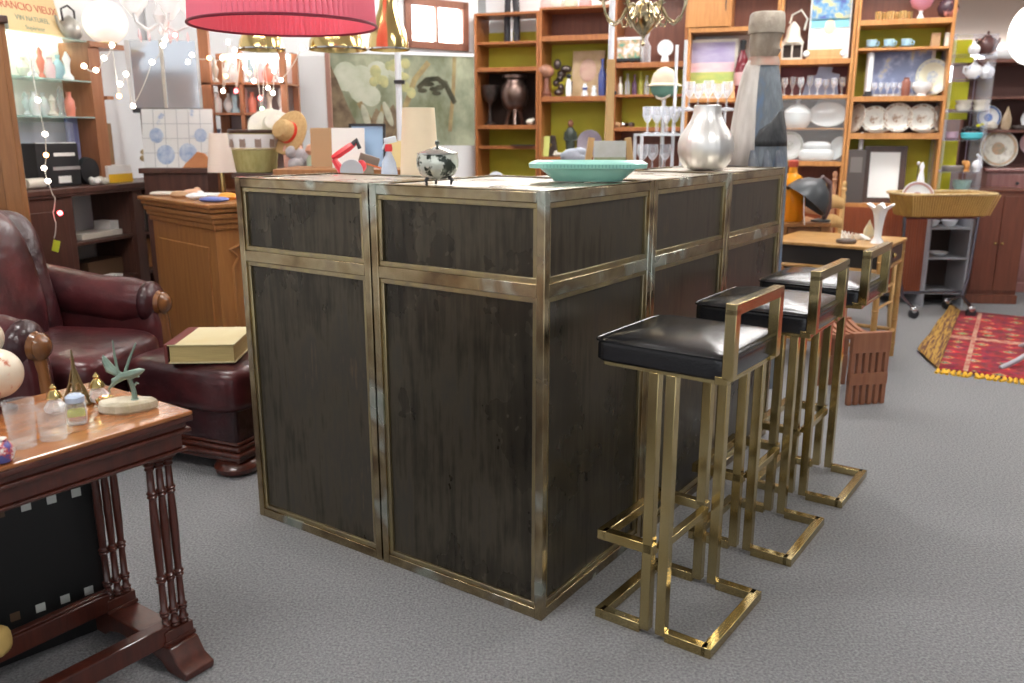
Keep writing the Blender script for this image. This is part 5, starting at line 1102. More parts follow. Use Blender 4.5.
MB().tube([(-w+.04,0,.16),(w-.04,0,.16)],.010,8).build('crossbar',flat('dark chrome',(.20,.20,.24),.25,metal=1),t); MB().tube([(-w,0,tz-.005),(w,0,tz-.005)],.010,8).build('crossbar',flat('dark chrome',(.20,.20,.24),.25,metal=1),t)
wb=mat('golden brown wicker',(.42,.25,.06),.6,0,(.26,.14,.03),26,(1,1,.3),(.35,.65),bump=.3)
t=thing('wicker_tray','long golden wicker tray basket on the chrome trolley','basket',((xl+xr)/2-.02,Yt,tz+.012),.08)
hx=.9*(D(997,193,Yt-.2).x-D(890,193,Yt-.2).x)/2; hz=(217-195)*k
b=MB(); loftbowl(b,[(hx*.86,.14,0),(hx*.88,.15,.01),(hx,.19,hz),(hx-.012,.178,hz),(hx*.86,.14,.015),(.01,.01,.012)],60,.35); b.build('basket',wb,t)
b=MB(); pl=[]
for i in range(60):
    a=2*PI*i/60; pl.append(((hx+.004)*math.copysign(abs(math.cos(a))**.35,math.cos(a)),(.192)*math.copysign(abs(math.sin(a))**.35,math.sin(a)),hz+.004))
b.tube(pl,.010,8,closed=True); b.build('rim',mat('pale woven rim',(.58,.44,.24),.7,0,(.42,.28,.12),40),t)
b=MB()
for i in range(34):
    x=-hx*.84+i*hx*1.68/33; b.tube([(x,-.151,.01),(x*1.13,-.194,hz)],.0045,5)
b.build('stakes',mat('light wicker stakes',(.55,.36,.12),.6),t)
tb=tz+.03
def inT(px,y): q=D(px,133,y); return Vector((q.x,y,tb+.0))
p=inT(924,6.05); k=p.y/877
plate('white plate with brown rim standing in the wicker tray',p,17*k,m_white,mat('reddish rim band',(.45,.25,.22),.3),tilt=.25,rz=0,oval=.95)
p=inT(926,6.16); vessel('china_bird','white china bird shaped lid standing behind the plate in the wicker tray','figurine',p,[(6,0),(6,10),(4,26),(2.5,36),(1.5,42),(2.2,46),(.5,50)],m_white,None,20,(1.2,.8))
p=inT(955,6.05); k=p.y/877; b=MB()
for i in range(6): b.cushion(((i-2.5)*9*k,0,22*k+i%2*2*k),(12*k,20*k,7*k),.6,8,(0,.3*(-1)**i,.2*i))
tag(b.build('gilt_trinkets',mat('pale gilt trinkets',(.55,.45,.28),.35,.5,(.7,.66,.6),20),None,loc=(p.x,p.y,p.z-.12),),'heap of pale gilt trinkets in the right half of the wicker tray','trinkets')
# grey metal rack behind the trolley
Yr=6.35; x0=D(929,240,Yr).x; x1=D(971,240,Yr).x
t=thing('grey_metal_rack','small grey metal rack with two shelves seen through the trolley frame','rack',(x0,Yr,0)); w=x1-x0
MB().bx(0,.012,0,.3,0,D(950,200,Yr).z).bx(w-.012,w,0,.3,0,D(950,200,Yr).z).build('side',flat('grey enamel',(.32,.33,.36),.4),t)
for py in (228,258,): MB().bx(.012,w-.012,0,.3,D(950,py,Yr).z-.012,D(950,py,Yr).z).build('shelf',flat('grey enamel',(.50,.51,.55),.4),t)
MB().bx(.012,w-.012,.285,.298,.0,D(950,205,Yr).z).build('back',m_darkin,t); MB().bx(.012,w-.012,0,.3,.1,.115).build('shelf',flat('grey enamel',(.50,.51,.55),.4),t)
q=Vector((x0+w*.45,Yr+.12,D(950,258,Yr).z+.001)); vessel('white_bowl','small white bowl on the lower shelf of the grey metal rack','bowl',q,[(4,0),(6,1),(10,4),(9,4.2),(4,1.5)],m_white)
for px,l in ((940,'left white bowl on the upper shelf of the grey metal rack'),(958,'right white bowl on the upper shelf of the grey metal rack')):
    q=Vector((D(px,220,Yr).x,Yr+.12,D(950,228,Yr).z+.001)); vessel('white_bowl',l,'bowl',q,[(4,0),(6,2),(8,6),(7.4,6.2),(4,2)],m_white)
# brown chest with two knobs
Yh=6.5; x0=D(972,250,Yh).x; x1=x0+.62; zc_=D(990,192,Yh).z
t=thing('brown_cabinet','reddish brown cabinet with two brass knobs right of the trolley','cabinet',(x0,Yh,0),-.1); m_cb=wood('reddish brown cabinet wood',(.17,.055,.03),(.11,.035,.02),.35)
MB().bx(0,.36,0,.36,.07,zc_).build('body',m_cb,t,bevel=.004); MB().bx(-.012,.372,-.012,.36,0,.07).build('plinth',m_cb,t,bevel=.006); MB().bx(-.01,.37,-.01,.36,zc_,zc_+.02).build('top',m_cb,t,bevel=.005)
for a0,a1,kx in ((.012,.178,.155),(.182,.348,.205)):
    d=MB().bx(a0,a1,-.012,-.001,.1,zc_-.03).build('door',m_cb,t,bevel=.003); MB().ball((kx,-.018,D(990,243,Yh).z),.012).build('knob',m_goldp,d)
# dresser with pink light put into its wood colour, and dark hutch
Yq=7.02; x0=D(984,200,Yq).x
m_pk=wood('mahogany dresser coloured pink-lit',(.36,.17,.15),(.26,.11,.10),.3)
ds=thing('dresser_with_hutch','mahogany dresser coloured pink-lit with dark open plate shelves above, at the right edge','dresser',(x0,Yq,0),-.12); zq=D(1000,168,Yq).z
MB().bx(0,1.3,0,.45,.06,zq-.03).build('body',m_pk,ds,bevel=.004); MB().bx(-.03,1.33,-.03,.45,zq-.03,zq).build('worktop',m_pk,ds,bevel=.008); MB().bx(-.015,1.315,-.015,.45,0,.08).build('plinth',m_pk,ds,bevel=.008)
for i in range(3):
    d=MB().bx(.03+i*.42,.43+i*.42,-.014,-.001,zq-.19,zq-.05).build('drawer',m_pk,ds,bevel=.004); MB().ball((.23+i*.42,-.02,zq-.12),(.014,.01,.014)).build('knob',m_iron,d)
    d=MB().bx(.03+i*.42,.43+i*.42,-.014,-.001,.12,zq-.21).build('door',m_pk,ds,bevel=.004); MB().bx(.08+i*.42,.38+i*.42,-.02,-.014,.18,zq-.27).build('door_panel',m_pk,d,bevel=.008)
zt2=D(1000,62,Yq).z; m_hd=wood('dark hutch wood',(.22,.09,.06),(.14,.055,.04),.4)
xh=-.22
MB().bx(xh,xh+.02,.1,.4,zq,zt2).build('hutch_side',m_hd,ds,smooth=False); MB().bx(1.28,1.3,.1,.4,zq,zt2).build('hutch_side',m_hd,ds,smooth=False); MB().bx(xh,1.3,.38,.4,zq,zt2).build('hutch_back',flat('dark red brown hutch back',(.12,.05,.04),.6),ds,smooth=False)
zsh={}
for py in (96,130): zsh[py]=D(1000,py,Yq).z; MB().bx(xh+.02,1.28,.1,.38,zsh[py]-.02,zsh[py]).build('hutch_shelf',m_hd,ds,bevel=.003)
MB().bx(xh-.02,1.32,.06,.4,zt2,zt2+.03).build('hutch_cornice',m_hd,ds,bevel=.005); MB().bx(xh,0,.0,.4,0,zq).build('side_board',m_hd,ds)
def onH(px,z,dy=.18): q=D(px,133,Yq+dy); return Vector((q.x,Yq+dy,z+.001))
k=7.1/877
plate('large round floral plate standing on the dresser worktop',onH(1000,zq,.12),18.5*k,mat('pale floral plate',(.62,.60,.52),.25,0,(.40,.36,.30),26,(1,1,1),(.5,.7)),mat('orange brown rim pattern',(.50,.30,.18),.3,0,(.3,.28,.2),40),tilt=.2,rz=-.1)
plate('blue and white plate standing on the lower hutch shelf',onH(986,zsh[130],.2),12*k,m_white,flat('cobalt blue pattern',(.16,.25,.55),.2),tilt=.2,rz=-.1)
plate('pale pink plate at the right picture edge beside the large floral plate',onH(1031,zq+.10,.25),11*k,flat('pale pink china',(.78,.56,.58),.25),None,tilt=.1,rz=-.1)
plate('white plate at the right picture edge on the upper hutch shelf',onH(1028,zsh[130],.2),10*k,m_white,None,tilt=.1,rz=-.1)
p=onH(1005,zsh[130],.12); b=MB(); b.lathe([(r*k,z*k) for r,z in [(3,0),(5,2),(5,10),(3,16),(1,21),(.2,23)]],(0,0,0),12,(1,.5)); tag(b.build('conch_shell',mat('tan conch',(.50,.36,.22),.4,0,(.62,.5,.36),9),None,loc=p),'tan pointed conch shell right of the blue and white plate','shell')
p=onH(1018,zsh[130],.1); tag(MB().cushion((0,0,2.4*k),(14*k,8*k,5*k),.5,8).build('brass_box',m_bronze,None,loc=p),'flat dark brass box near the right edge on the lower hutch shelf','box')
p=onH(990,zsh[130],.05); tag(MB().lathe([(2*k,0),(6*k,2*k),(6*k,5*k),(3*k,8*k)],(0,0,0),16).build('cream_pot',m_cream,None,loc=p),'small cream lidded pot before the blue and white plate','pot')
# étagère with yellow backs
Ya=6.38; xa=D(945,133,Ya).x; xb=D(985,133,Ya).x; w=xb-xa
et=thing('acrylic_display_shelf','narrow clear acrylic display shelf with yellow back sheets beside the last bookcase','display shelf',(xa,Ya,D(950,200,6.35).z+.001),-.1)
ztop=D(965,34,Ya).z-et.location.z; ez=et.location.z
for x in (0,w-.01): MB().bx(x,x+.01,0,.26,0,ztop).build('side_sheet',m_acryl,et,smooth=False)
zE={}
for py in (34,54,78,112,140,172,197): 
    zE[py]=D(965,py,Ya).z; MB().bx(.01,w-.01,0,.26,zE[py]-.008-ez,zE[py]-ez).build('shelf',m_acryl,et,smooth=False)
for a_,b_,x0_,x1_ in ((36,54,.06,.16),(54,60,.05,.18),(80,108,.05,.17),(112,119,.05,.18),(141,171,.03,.15),(173,195,.03,.13)):
    MB().bx(x0_*.6,x1_*1.35,.262,.27,D(965,b_,Ya).z-ez,D(965,a_,Ya).z-ez).build('yellow_sheet',m_yellow,et,smooth=False)
for x in (.02,w-.02): MB().tube([(x,.275,0),(x,.275,ztop)],.004,8).build('back_post',flat('mauve grey metal',(.34,.27,.33),.4),et)
def onE(px,py,dy=.1): q=D(px,133,Ya+dy); return Vector((q.x,Ya+dy,zE[py]+.001))
def teapot(lab,p,s,m,rz=0,cat='teapot'):
    k=p.y/877*s; t=thing('teapot',lab,cat,p,rz); MB().lathe([(r*k,z*k) for r,z in [(4,0),(7,3),(8,8),(6,12),(3,13.5)]],(0,0,0),22).build('body',m,t); MB().lathe([(r*k,z*k) for r,z in [(3.4,13.4),(2.4,15),(.7,15.6),(1.2,17),(.2,18)]],(0,0,0),16).build('lid',m,t)
    MB().tube([(7*k,0,5*k),(10*k,0,8*k),(12*k,0,13*k)],[1.8*k,1.3*k,.9*k],8).build('spout',m,t); MB().tube([(-6.6*k,0,11*k),(-11*k,0,11*k),(-11.5*k,0,6*k),(-7.5*k,0,4*k)],1*k,8).build('handle',m,t)
m_bp=mat('white china with blue flowers',(.80,.80,.80),.2,0,(.20,.28,.55),16,(1,1,1),(.56,.62),col3=(.8,.78,.76))
m_dk=mat('dark brown china with flowers',(.09,.04,.035),.25,0,(.62,.35,.28),12,(1,1,1),(.55,.62))
teapot('dark brown teapot with red flower on the highest étagère shelf',onE(976,54),1.25,m_dk,.3)
teapot('white jug with brown mark left of the dark brown teapot',onE(964,54,.05),.7,m_bp,.9,'jug')
teapot('white teapot painted with blue flowers, second shelf of the acrylic display',onE(966,78),1.0,m_bp,.2)
teapot('white coffee pot with raised spout, right of the blue flowered teapot',onE(979,78),.9,m_white,1.2,'coffee pot')
p=onE(974,78,.2); vessel('brown_jar','dark brown jar behind the blue flowered teapot','jar',p,[(6,0),(8,6),(6,13),(5,16)],flat('dark brown glaze',(.16,.08,.06),.3))
for i,(px,l) in enumerate(((960,'stack of white cups at the left of the third étagère shelf'),(978,'stack of white cups at the right of the third étagère shelf'))):
    p=onE(px,112); k=p.y/877; t=thing('cup_stack',l,'cups',p,0,None); MB().lathe([(4*k,0),(10*k,1.6*k),(9.5*k,1.8*k),(4*k,.5*k)],(0,0,0),24).build('saucer',m_bp,t)
    for j in range(2): MB().lathe([(r*k,z*k+j*4.5*k+1*k) for r,z in [(3.5,0),(6.5,2),(8,6),(7.6,6),(3,1.2)]],(0,0,0),22).build('cup',m_cream,t)
p=onE(972,140,.08); k=p.y/877; t=thing('turquoise_bowl','turquoise bowl with black flowers on the fourth étagère shelf','bowl',p); MB().lathe([(r*k,z*k) for r,z in [(6,0),(10,2),(11,6),(10,7),(8,5)]],(0,0,0),24,(1,.8)).build('bowl',flat('bright turquoise',(.10,.55,.62),.25),t)
b=MB()
for i in range(6): b.ball(((i-2.5)*3.5*k,0,(9+random.uniform(0,4))*k),(2.6*k,2.4*k,2.6*k),10,6)
b.build('black_flowers',m_blackp,t); b=MB()
for i in range(3): b.ball(((i+.5)*4*k,.01,(12+i*1.5)*k),(2*k,2*k,1.6*k),10,6)
b.build('yellow_flowers',m_yellow,t)
p=onE(952,140,.08); vessel('mauve_cup','mauve cup at the left of the fourth étagère shelf','cup',p,[(4,0),(6,2),(6,8),(5.4,8),(4,2)],flat('mauve glaze',(.38,.26,.33),.3))
p=onE(981,172,.06); k=p.y/877; t=thing('white_hen','white china hen with orange base on the fifth étagère shelf','figurine',p); MB().ball((0,0,6*k),(5*k,4*k,5.5*k)).tube([(2*k,0,8*k),(2*k,0,14*k),(-1*k,0,17*k)],[2.6*k,1.8*k,1.2*k],8).build('body',m_white,t); MB().lathe([(3.5*k,0),(3*k,1.5*k)],(0,0,0),14).build('foot',m_white,t)
p=onE(971,172,.04); k=p.y/877; tag(MB().ball((0,0,6*k),(3*k,3*k,5*k)).ball((-3*k,0,9*k),(2.4*k,2*k,2.4*k)).lathe([(3*k,0),(3*k,2*k)],(0,0,0),10).build('orange_cat',flat('orange brown glaze',(.60,.28,.08),.3),None,loc=p),'little orange brown figurine left of the white hen','figurine')
p=onE(958,172,.08); k=p.y/877; tag(MB().lathe([(10*k,0),(12*k,2*k),(12*k,5*k),(10*k,6*k)],(0,0,0),24,(1,.6)).build('grey_tray',flat('grey brown dish',(.25,.22,.2),.4),None,loc=p),'flat grey dish at the left of the fifth étagère shelf','dish')
p=onE(968,197,.1); vessel('green_glass_vase','greenish glass vase on the lowest étagère shelf in view','vase',p,[(5,0),(4,3),(8,10),(9,16),(7,16),(3,4)],glassy('green edge shelf glass'))
# white carved fish-like figure on top of hutch
p=Vector((D(1010,62,7.1).x,7.1,zt2+.031)); k=p.y/877
t=thing('white_animal_carving','long white carved animal lying on top of the dark hutch at the right edge','carving',p,-.1)
MB().tube([(-24*k,0,2*k),(-18*k,0,4*k),(-4*k,0,4*k),(12*k,0,6*k),(34*k,0,6*k)],[2*k,4*k,6*k,7*k,6*k],14).build('body',flat('matt white paint',(.75,.75,.76),.6),t)
MB().tube([(20*k,-.03,3*k),(12*k,-.05,1.5*k),(2*k,-.05,1.2*k)],[2.4*k,1.6*k,1*k],8).build('leg',flat('matt white paint',(.75,.75,.76),.6),t)
t=thing('white_pendant_shade','large white paper pendant shade glowing at the right picture edge','pendant lamp',(D(1034,30,6.0).x,6.0,D(1026,34,6.0).z)); MB().ball((0,0,0),(.15,.15,.2),28,18).build('shade',mat('glowing paper shade',(.95,.95,.95),.6,emit=1.4,ecol=(1,.97,.93)),t); MB().tube([(0,0,.195),(0,0,3.2-t.location.z)],.004,6).build('cord',m_white,t)
# ------------------------------------------------------------------ LEFT BACKGROUND
LC=Vector((-2.55,4.62,0)); LX=ld.copy(); LY=Vector((-ld.y,ld.x,0)); RZL=LA
def lw(px,py,off=0.):      # view ray onto the cabinet's front plane -> (s,z)
    r=ray(px,py); o=LC+LY*off; t=o.dot(LY)/r.dot(LY); q=Vector((r.x*t,r.y*t,H+r.z*t)); return (q-LC).dot(LX),q.z
def Lw(s,off,z): return LC+LX*s+LY*off+Vector((0,0,z))
def onL(px,z,off=.12):
    s,_=lw(px,133,off); return Lw(s,off,z+.001)
m_dc=wood('dark plum brown cabinet',(.105,.045,.032),(.06,.026,.02),.4)
zcab=.985; send=1.34
cb=thing('dark_wood_cabinet','long dark wood cabinet with open niches along the left wall, behind the armchair','cabinet',LC,RZL)
MB().bx(-.3,send,-.02,.33,zcab-.035,zcab).build('worktop',m_dc,cb,bevel=.006); MB().bx(-.3,send,-.012,.33,zcab-.05,zcab-.035).build('moulding',m_dc,cb,bevel=.004)
sa=lw(64,133)[0]; sb=lw(126,133)[0]; sc_=lw(136,133)[0]; sd=lw(163,133)[0]
for x0,x1 in ((-.3,sa),(sb,sc_),(sd,sd+.06),(send-.05,send)): MB().bx(x0,x1,0,.03,.06,zcab-.05).build('stile',m_dc,cb,bevel=.003)
MB().bx(-.25,sa-.05,-.008,0,.2,zcab-.12).build('door_panel',m_dc,cb,bevel=.005)
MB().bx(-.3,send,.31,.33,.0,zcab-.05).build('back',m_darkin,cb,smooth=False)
for x in (sa,sb,sc_,sd+.03): MB().bx(x-.006,x+.006,.03,.31,.06,zcab-.05).build('divider',m_dc,cb,smooth=False)
zn=lw(95,241)[1]; zn2=lw(95,284)[1]
for z in (zn,zn2,.09): MB().bx(sa,send-.05,.02,.31,z-.018,z).build('shelf',m_dc,cb,bevel=.002)
MB().bx(-.3,send,-.01,.02,0,.07).build('plinth',m_dc,cb,bevel=.004)
def lbox(name,label,cat,px0,px1,z,hpx,off,dep,m,parts=()):
    s0,_=lw(px0,133,off); s1,_=lw(px1,133,off); k=Lw(s0,off,0).y/877
    t=thing(name,label,cat,Lw((s0+s1)/2,off,z+.001),RZL); w=s1-s0
    MB().bx(-w/2,w/2,0,dep,0,hpx*k).build('body',m,t,bevel=.003)
    for pn,x0,x1,z0,z1,pm in parts: MB().bx(x0*w-w/2,x1*w-w/2,-.002,0,z0*hpx*k,z1*hpx*k).build(pn,pm,t,smooth=False)
    return t
lbox('paper_stack','stack of cream papers on the upper niche shelf of the dark cabinet','papers',70,112,zn,6,.08,.18,m_cream)
lbox('white_box','small white round edged box at the right end of the upper niche','box',100,122,zn,9,.12,.12,m_paper) .location.z+=.03
lbox('brown_parcel','brown cardboard parcel on the lower niche shelf of the dark cabinet','parcel',72,118,zn2,18,.12,.16,flat('dark brown card',(.16,.09,.05)))
lbox('white_papers','loose white papers lying at the front of the lower niche','papers',72,108,zn2,3,.03,.08,m_paper)
lbox('upright_folder','black and white folder standing in the niche beside the carved pedestal','folder',137,152,zn,26,.1,.15,m_paper,(('black_strip',0,.4,0,.8,m_blackp),))
lbox('pine_box','pale pine box in the niche beside the carved pedestal','box',136,150,zn2,30,.1,.15,m_oak)
# worktop items
z=zcab
t=lbox('black_stereo_tower','black stacked stereo boxes with silver bars under the string of lights','stereo',33,76,z,44,.1,.18,m_blackp,(('silver_bar',.35,1,.38,.46,m_silver),('label_strip',.4,.9,.70,.78,m_paper),('label_strip',.45,.75,.08,.24,m_paper)))
p=onL(84,z,.12); k=p.y/877; t=thing('black_round_speaker','black round backed speaker right of the stereo boxes','speaker',p,RZL); MB().lathe([(2*k,0),(13*k,1*k),(14*k,6*k),(10*k,9*k)],(0,-.02,13*k),28,rot=[(-PI/2,'X')]).build('body',m_blackp,t)
lbox('glass_top_box','small glass topped case of trinkets on the black stereo boxes','case',34,74,z+44*4.7/877,22,.12,.15,glassy('acrylic sheet'),(('white_edge',0,1,0,.08,m_white),))
for i,(a,b_,l) in enumerate(((68,79,'left violet blue velvet display board behind the speaker'),(81,91,'right violet blue velvet display board behind the speaker'))):
    t=lbox('velvet_board',l,'display board',a,b_,z+.13,44,.22,.02,mat('violet blue velvet',(.26,.28,.48),.9),(('blue_oval',.2,.8,.15,.85,flat('darker violet velvet',(.18,.19,.38),.9)),)); 
    MB().bx(-.01,.01,.0,.02,-.13,0).build('prop',m_blackp,t,smooth=False)
lbox('brown_hanging_cloth','tan brown folded cloth standing right of the velvet boards','cloth',95,112,z,58,.2,.05,mat('tan brown cloth',(.34,.22,.12),.9,0,(.26,.16,.09),9))
lbox('yellow_white_box','white and yellow box on the worktop left of the tile picture','box',104,128,z,17,.08,.12,m_paper,(('yellow_band',0,1,0,.5,flat('bright yellow card',(.85,.50,.03))),))
p=onL(28,z,.08); k=p.y/877; tag(MB().lathe([(5*k,-12*k),(5.4*k,-11*k),(5.4*k,11*k),(5*k,12*k)],(0,0,5.4*k),20,rot=[(PI/2,'Y')]).build('paper_roll',m_cream,None,loc=p,rz=RZL),'pale roll lying at the left end of the dark cabinet worktop','roll')
for i,(px,c,l) in enumerate(((96,m_cream,'cream crumpled trinket bag before the speaker'),(90,m_paper,'white crumpled trinket bag before the speaker'),(146,flat('dried tan flower',(.5,.38,.2)),'dried tan bouquet hanging low left of the tile picture'))):
    p=onL(px,z,.04 if i<2 else .15); k=p.y/877; b=MB()
    for q in range(5): b.ball((random.uniform(-5,5)*k,random.uniform(-2,2)*k,(2.5+ (q*6 if i==2 else q*.6))*k),(random.uniform(3,5)*k,3*k,3*k),10,6)
    tag(b.build('crumpled_bag' if i<2 else 'dried_bouquet',c,None,loc=p,jit=.002),l,'bag' if i<2 else 'bouquet')
# console behind the pedestal with the blue and white tile picture
zq_=D(170,168,5.2).z; xa_=D(138,133,5.2).x; xb_=D(209,133,5.2).x
t=thing('narrow_console','narrow dark console behind the carved pedestal under the tile picture','console',((xa_+xb_)/2,5.2,0),0); ww=(xb_-xa_)/2
MB().bx(-ww,ww,-.05,.18,zq_-.03,zq_).build('top',m_dc,t,bevel=.004); MB().bx(-ww+.02,ww-.02,-.03,.16,0,zq_-.03).build('body',m_dc,t,smooth=False)
t=thing('tile_picture','large white tile picture with blue flower vases leaning on the narrow console','tile picture',((xa_+xb_)/2,5.24,zq_+.001),0)
MB().bx(-ww,ww,0,.02,0,58*5.2/877).build('panel',mat('white blue floral tiles',(.86,.87,.88),.25,0,(.42,.52,.72),7,(1,1,1),(.54,.64),col3=(.84,.85,.86)),t,smooth=False)
t.rotation_euler=(R(-6),0,0)
k=5.2/877; w_=2*ww; ht=58*k
b=MB()
for i in range(1,6): b.bx(-w_/2+i*w_/6-.002,-w_/2+i*w_/6+.002,-.003,-.0005,0,ht)
for i in range(1,4): b.bx(-w_/2,w_/2,-.003,-.0005,i*ht/4-.002,i*ht/4+.002)
b.build('grout_lines',flat('grey grout',(.55,.57,.60)),t,smooth=False)
for i,(fx,fz,fr) in enumerate(((-.3,.55,.10),(-.18,.22,.13),(.14,.25,.13),(.33,.55,.09))):
    MB().ball((fx*w_,-.002,fz*ht),(fr*w_,.002,fr*ht*1.3),18,8).build('blue_vase_motif',mat('soft cobalt on tile',(.30,.42,.66),.3,0,(.62,.70,.82),20),t)
p=Vector((D(193,133,5.17).x,5.17,zq_+.001)); k=p.y/877; tag(MB().prism([(x*k,q*k) for x,q in [(-14,0),(13,0),(15,6),(9,14),(2,16),(-4,10),(-10,5)]],0,.03,'xz').build('terracotta_shard',mat('terracotta',(.62,.27,.12),.8,0,(.5,.2,.09),8),None,loc=p,rz=0,bevel=.004),'curved terracotta shard before the lower right of the tile picture','shard')
# hutch with glass shelves
zh=(1.375,1.58,1.807)
ht_=thing('glass_shelf_hutch','bright wall hutch with green edged glass shelves full of pale figurines','display cabinet',Lw(0,.1,zcab),RZL)
sl=-.28; sr=lw(97,133,.1)[0]; sr2=lw(108,133,.1)[0]
m_po=wood('orange brown post wood',(.40,.17,.08),(.28,.11,.05),.45)
MB().bx(sl-.02,sl+.04,0,.22,0,.86).build('post',m_po,ht_); MB().bx(sr,sr2,0,.22,0,.80).build('post',m_po,ht_); MB().bx(sl+.04,sr,.205,.215,.3,.83).build('back_mirror',flat('pale mirror',(.85,.80,.76),.25),ht_,smooth=False)
for z_ in zh: MB().bx(sl+.04,sr,0,.2,z_-zcab-.008,z_-zcab).build('glass_shelf',m_greeng,ht_,smooth=False)
MB().bx(sr,sr2+.20,-.02,.2,zh[2]-zcab-.03,zh[2]-zcab).build('end_cap',m_po,ht_)
MB().bx(sr2,sr2+.06,-.02,.1,zh[1]-zcab-.10,zh[1]-zcab-.08).build('bracket',m_po,ht_)
cols=[m_white,m_cream,flat('pale pink china',(.78,.56,.58)),m_white,glassy('bright crystal'),flat('pale blue china',(.42,.60,.68)),m_white,flat('coral red glaze',(.75,.25,.18),.3)]
cn=['white','cream','pale pink','white','crystal','pale blue','white','coral red']
profs=[[(4,0),(4.5,2),(2,6),(4,12),(5,17),(2.5,22),(3.4,26),(1,30)],[(5,0),(6,8),(6,16),(3,20),(3,24),(4,25)],[(3,0),(7,6),(8,12),(4,18),(2,20),(3,24)],[(6,0),(6.5,3),(3,7),(3,14),(5,20),(1,27)]]
kinds=['figurine','jar','vase','candlestick']
nm=['first','second','third','fourth','fifth','sixth','seventh','eighth']
for ri,(z_,row,hs) in enumerate(((zh[0],'lowest',.95),(zh[1],'middle',1.0))):
    for i in range(8):
        px=30+i*8.6+ (ri*2); q=onL(px,z_,.18 if i%2 else .24); ci=(i*3+ri)%8; pi_=(i+ri*2)%4
        vessel(kinds[pi_],'%s %s, %s from the left on the %s glass shelf of the bright hutch'%(cn[ci],kinds[pi_],nm[i],row),kinds[pi_],q,[(r*.8,zq_*hs*(1 if i%3 else .8)) for r,zq_ in profs[pi_]],cols[ci],'ornaments on the glass shelves',16)
MB().bx(sl+.06,sr-.01,.16,.19,.815,.822).build('added_light_strip',mat('added warm fill strip',(1,1,1),.4,emit=16.,ecol=(1,.90,.80)),ht_,smooth=False)  # glowing strip added to brighten the hutch and its ornaments
# sign RANCIO VIEUX on top shelf
sx0,_=lw(3,133,.14); sx1,_=lw(66,133,.14)
t=thing('wine_label_sign','cream old wine label board leaning on the top glass shelf at the upper left corner','sign',Lw((sx0+sx1)/2+.10,.14,zh[2]+.001),RZL); w_=sx1-sx0-.03
o=MB().bx(-w_/2,w_/2,0,.012,0,.30).build('board',mat('yellowed cream label',(.80,.62,.34),.6,0,(.78,.56,.26),2),t,bevel=.002); o.rotation_euler=(R(-14),0,0)
m_rd=flat('faded red lettering',(.62,.13,.08)); m_gy=flat('grey green lettering',(.30,.36,.26))
for s_,sz,zz_,mm in (('RANCIO VIEUX',w_/7.2,.125,m_rd),('VIN NATUREL',w_/11,.070,m_gy),('Supérieur',w_/12,.022,m_gy)):
    text(s_,sz,mm,o,(0,-.0012,zz_),(PI/2,0,0))
q=onL(82,zh[2],.14); k=q.y/877; t=thing('iron_kettle','grey metal kettle with curled handle left of the globe lamp','kettle',q,RZL); MB().lathe([(r*k,zz_*k) for r,zz_ in [(7,0),(10,3),(11,10),(8,17),(4,20),(1,22)]],(0,0,0),22).build('body',mat('pale worn tin',(.60,.58,.52),.4,.5,(.35,.33,.3),9),t); MB().tube([(-8*k,0,16*k),(-9*k,0,27*k),(0,0,31*k),(8*k,0,27*k),(8*k,0,16*k)],1*k,8).build('handle',m_iron,t); MB().tube([(-9*k,0,6*k),(-15*k,0,14*k),(-17*k,0,20*k)],[2.4*k,1.6*k,1.2*k],8).build('spout',mat('pale worn tin',(.6,.58,.52)),t)
q=onL(117,zh[2],.16); k=q.y/877
t=thing('globe_lamp','large round opal white globe lamp beside the wine label sign','lamp',(q.x,q.y,zh[2]+.001)); MB().ball((0,0,21*k),20.5*k,32,20).build('globe',mat('opal glass globe',(.92,.88,.82),.25,emit=.35,ecol=(1,.93,.84)),t); MB().lathe([(9*k,0),(9*k,2*k),(5*k,2.6*k)],(0,0,0),20).build('collar',m_goldp,t)
# wall mirror + hanging pale chandelier
xm0=D(133,80,5.75); xm1=D(196,80,5.75); za=D(165,108,5.75).z; zb_=D(165,40,5.75).z
t=thing('wall_mirror','grey blue framed mirror with a dark lower edge above the tile picture','mirror',(xm0.x,5.75,za),.12); w_=xm1.x-xm0.x
MB().bx(.02,.05,.01,.03,-za,0).build('support_post',m_dc,t,smooth=False); MB().bx(w_-.05,w_-.02,.01,.03,-za,0).build('support_post',m_dc,t,smooth=False)
MB().bx(0,w_,0,.02,0,zb_-za).build('pane',mat('pale blue mirror pane',(.70,.75,.82),.12,.6),t,smooth=False); b=MB(); b.bx(-.02,w_+.02,-.01,.02,-.03,0).build('lower_edge',m_iron,t,smooth=False); MB().bx(-.03,0,-.01,.02,0,zb_-za).build('side_frame',m_white,t,smooth=False); MB().bx(w_,w_+.03,-.01,.02,0,zb_-za).build('side_frame',m_white,t,smooth=False); MB().bx(w_*.45,w_*.5,-.012,.0,0,zb_-za).build('middle_bar',m_cream,t,smooth=False)
Yk=4.6; q=D(160,20,Yk); k=Yk/877
t=thing('white_glass_chandelier','white glass chandelier with pale shades left of the red drum lampshade','chandelier',(q.x,Yk,q.z))
MB().lathe([(r*k,zz_*k) for r,zz_ in [(1,-14),(3,-10),(1.5,-6),(4,-2),(6,4),(3,10),(2,18),(3,24),(1,30)]],(0,0,0),20).build('body',m_white,t)
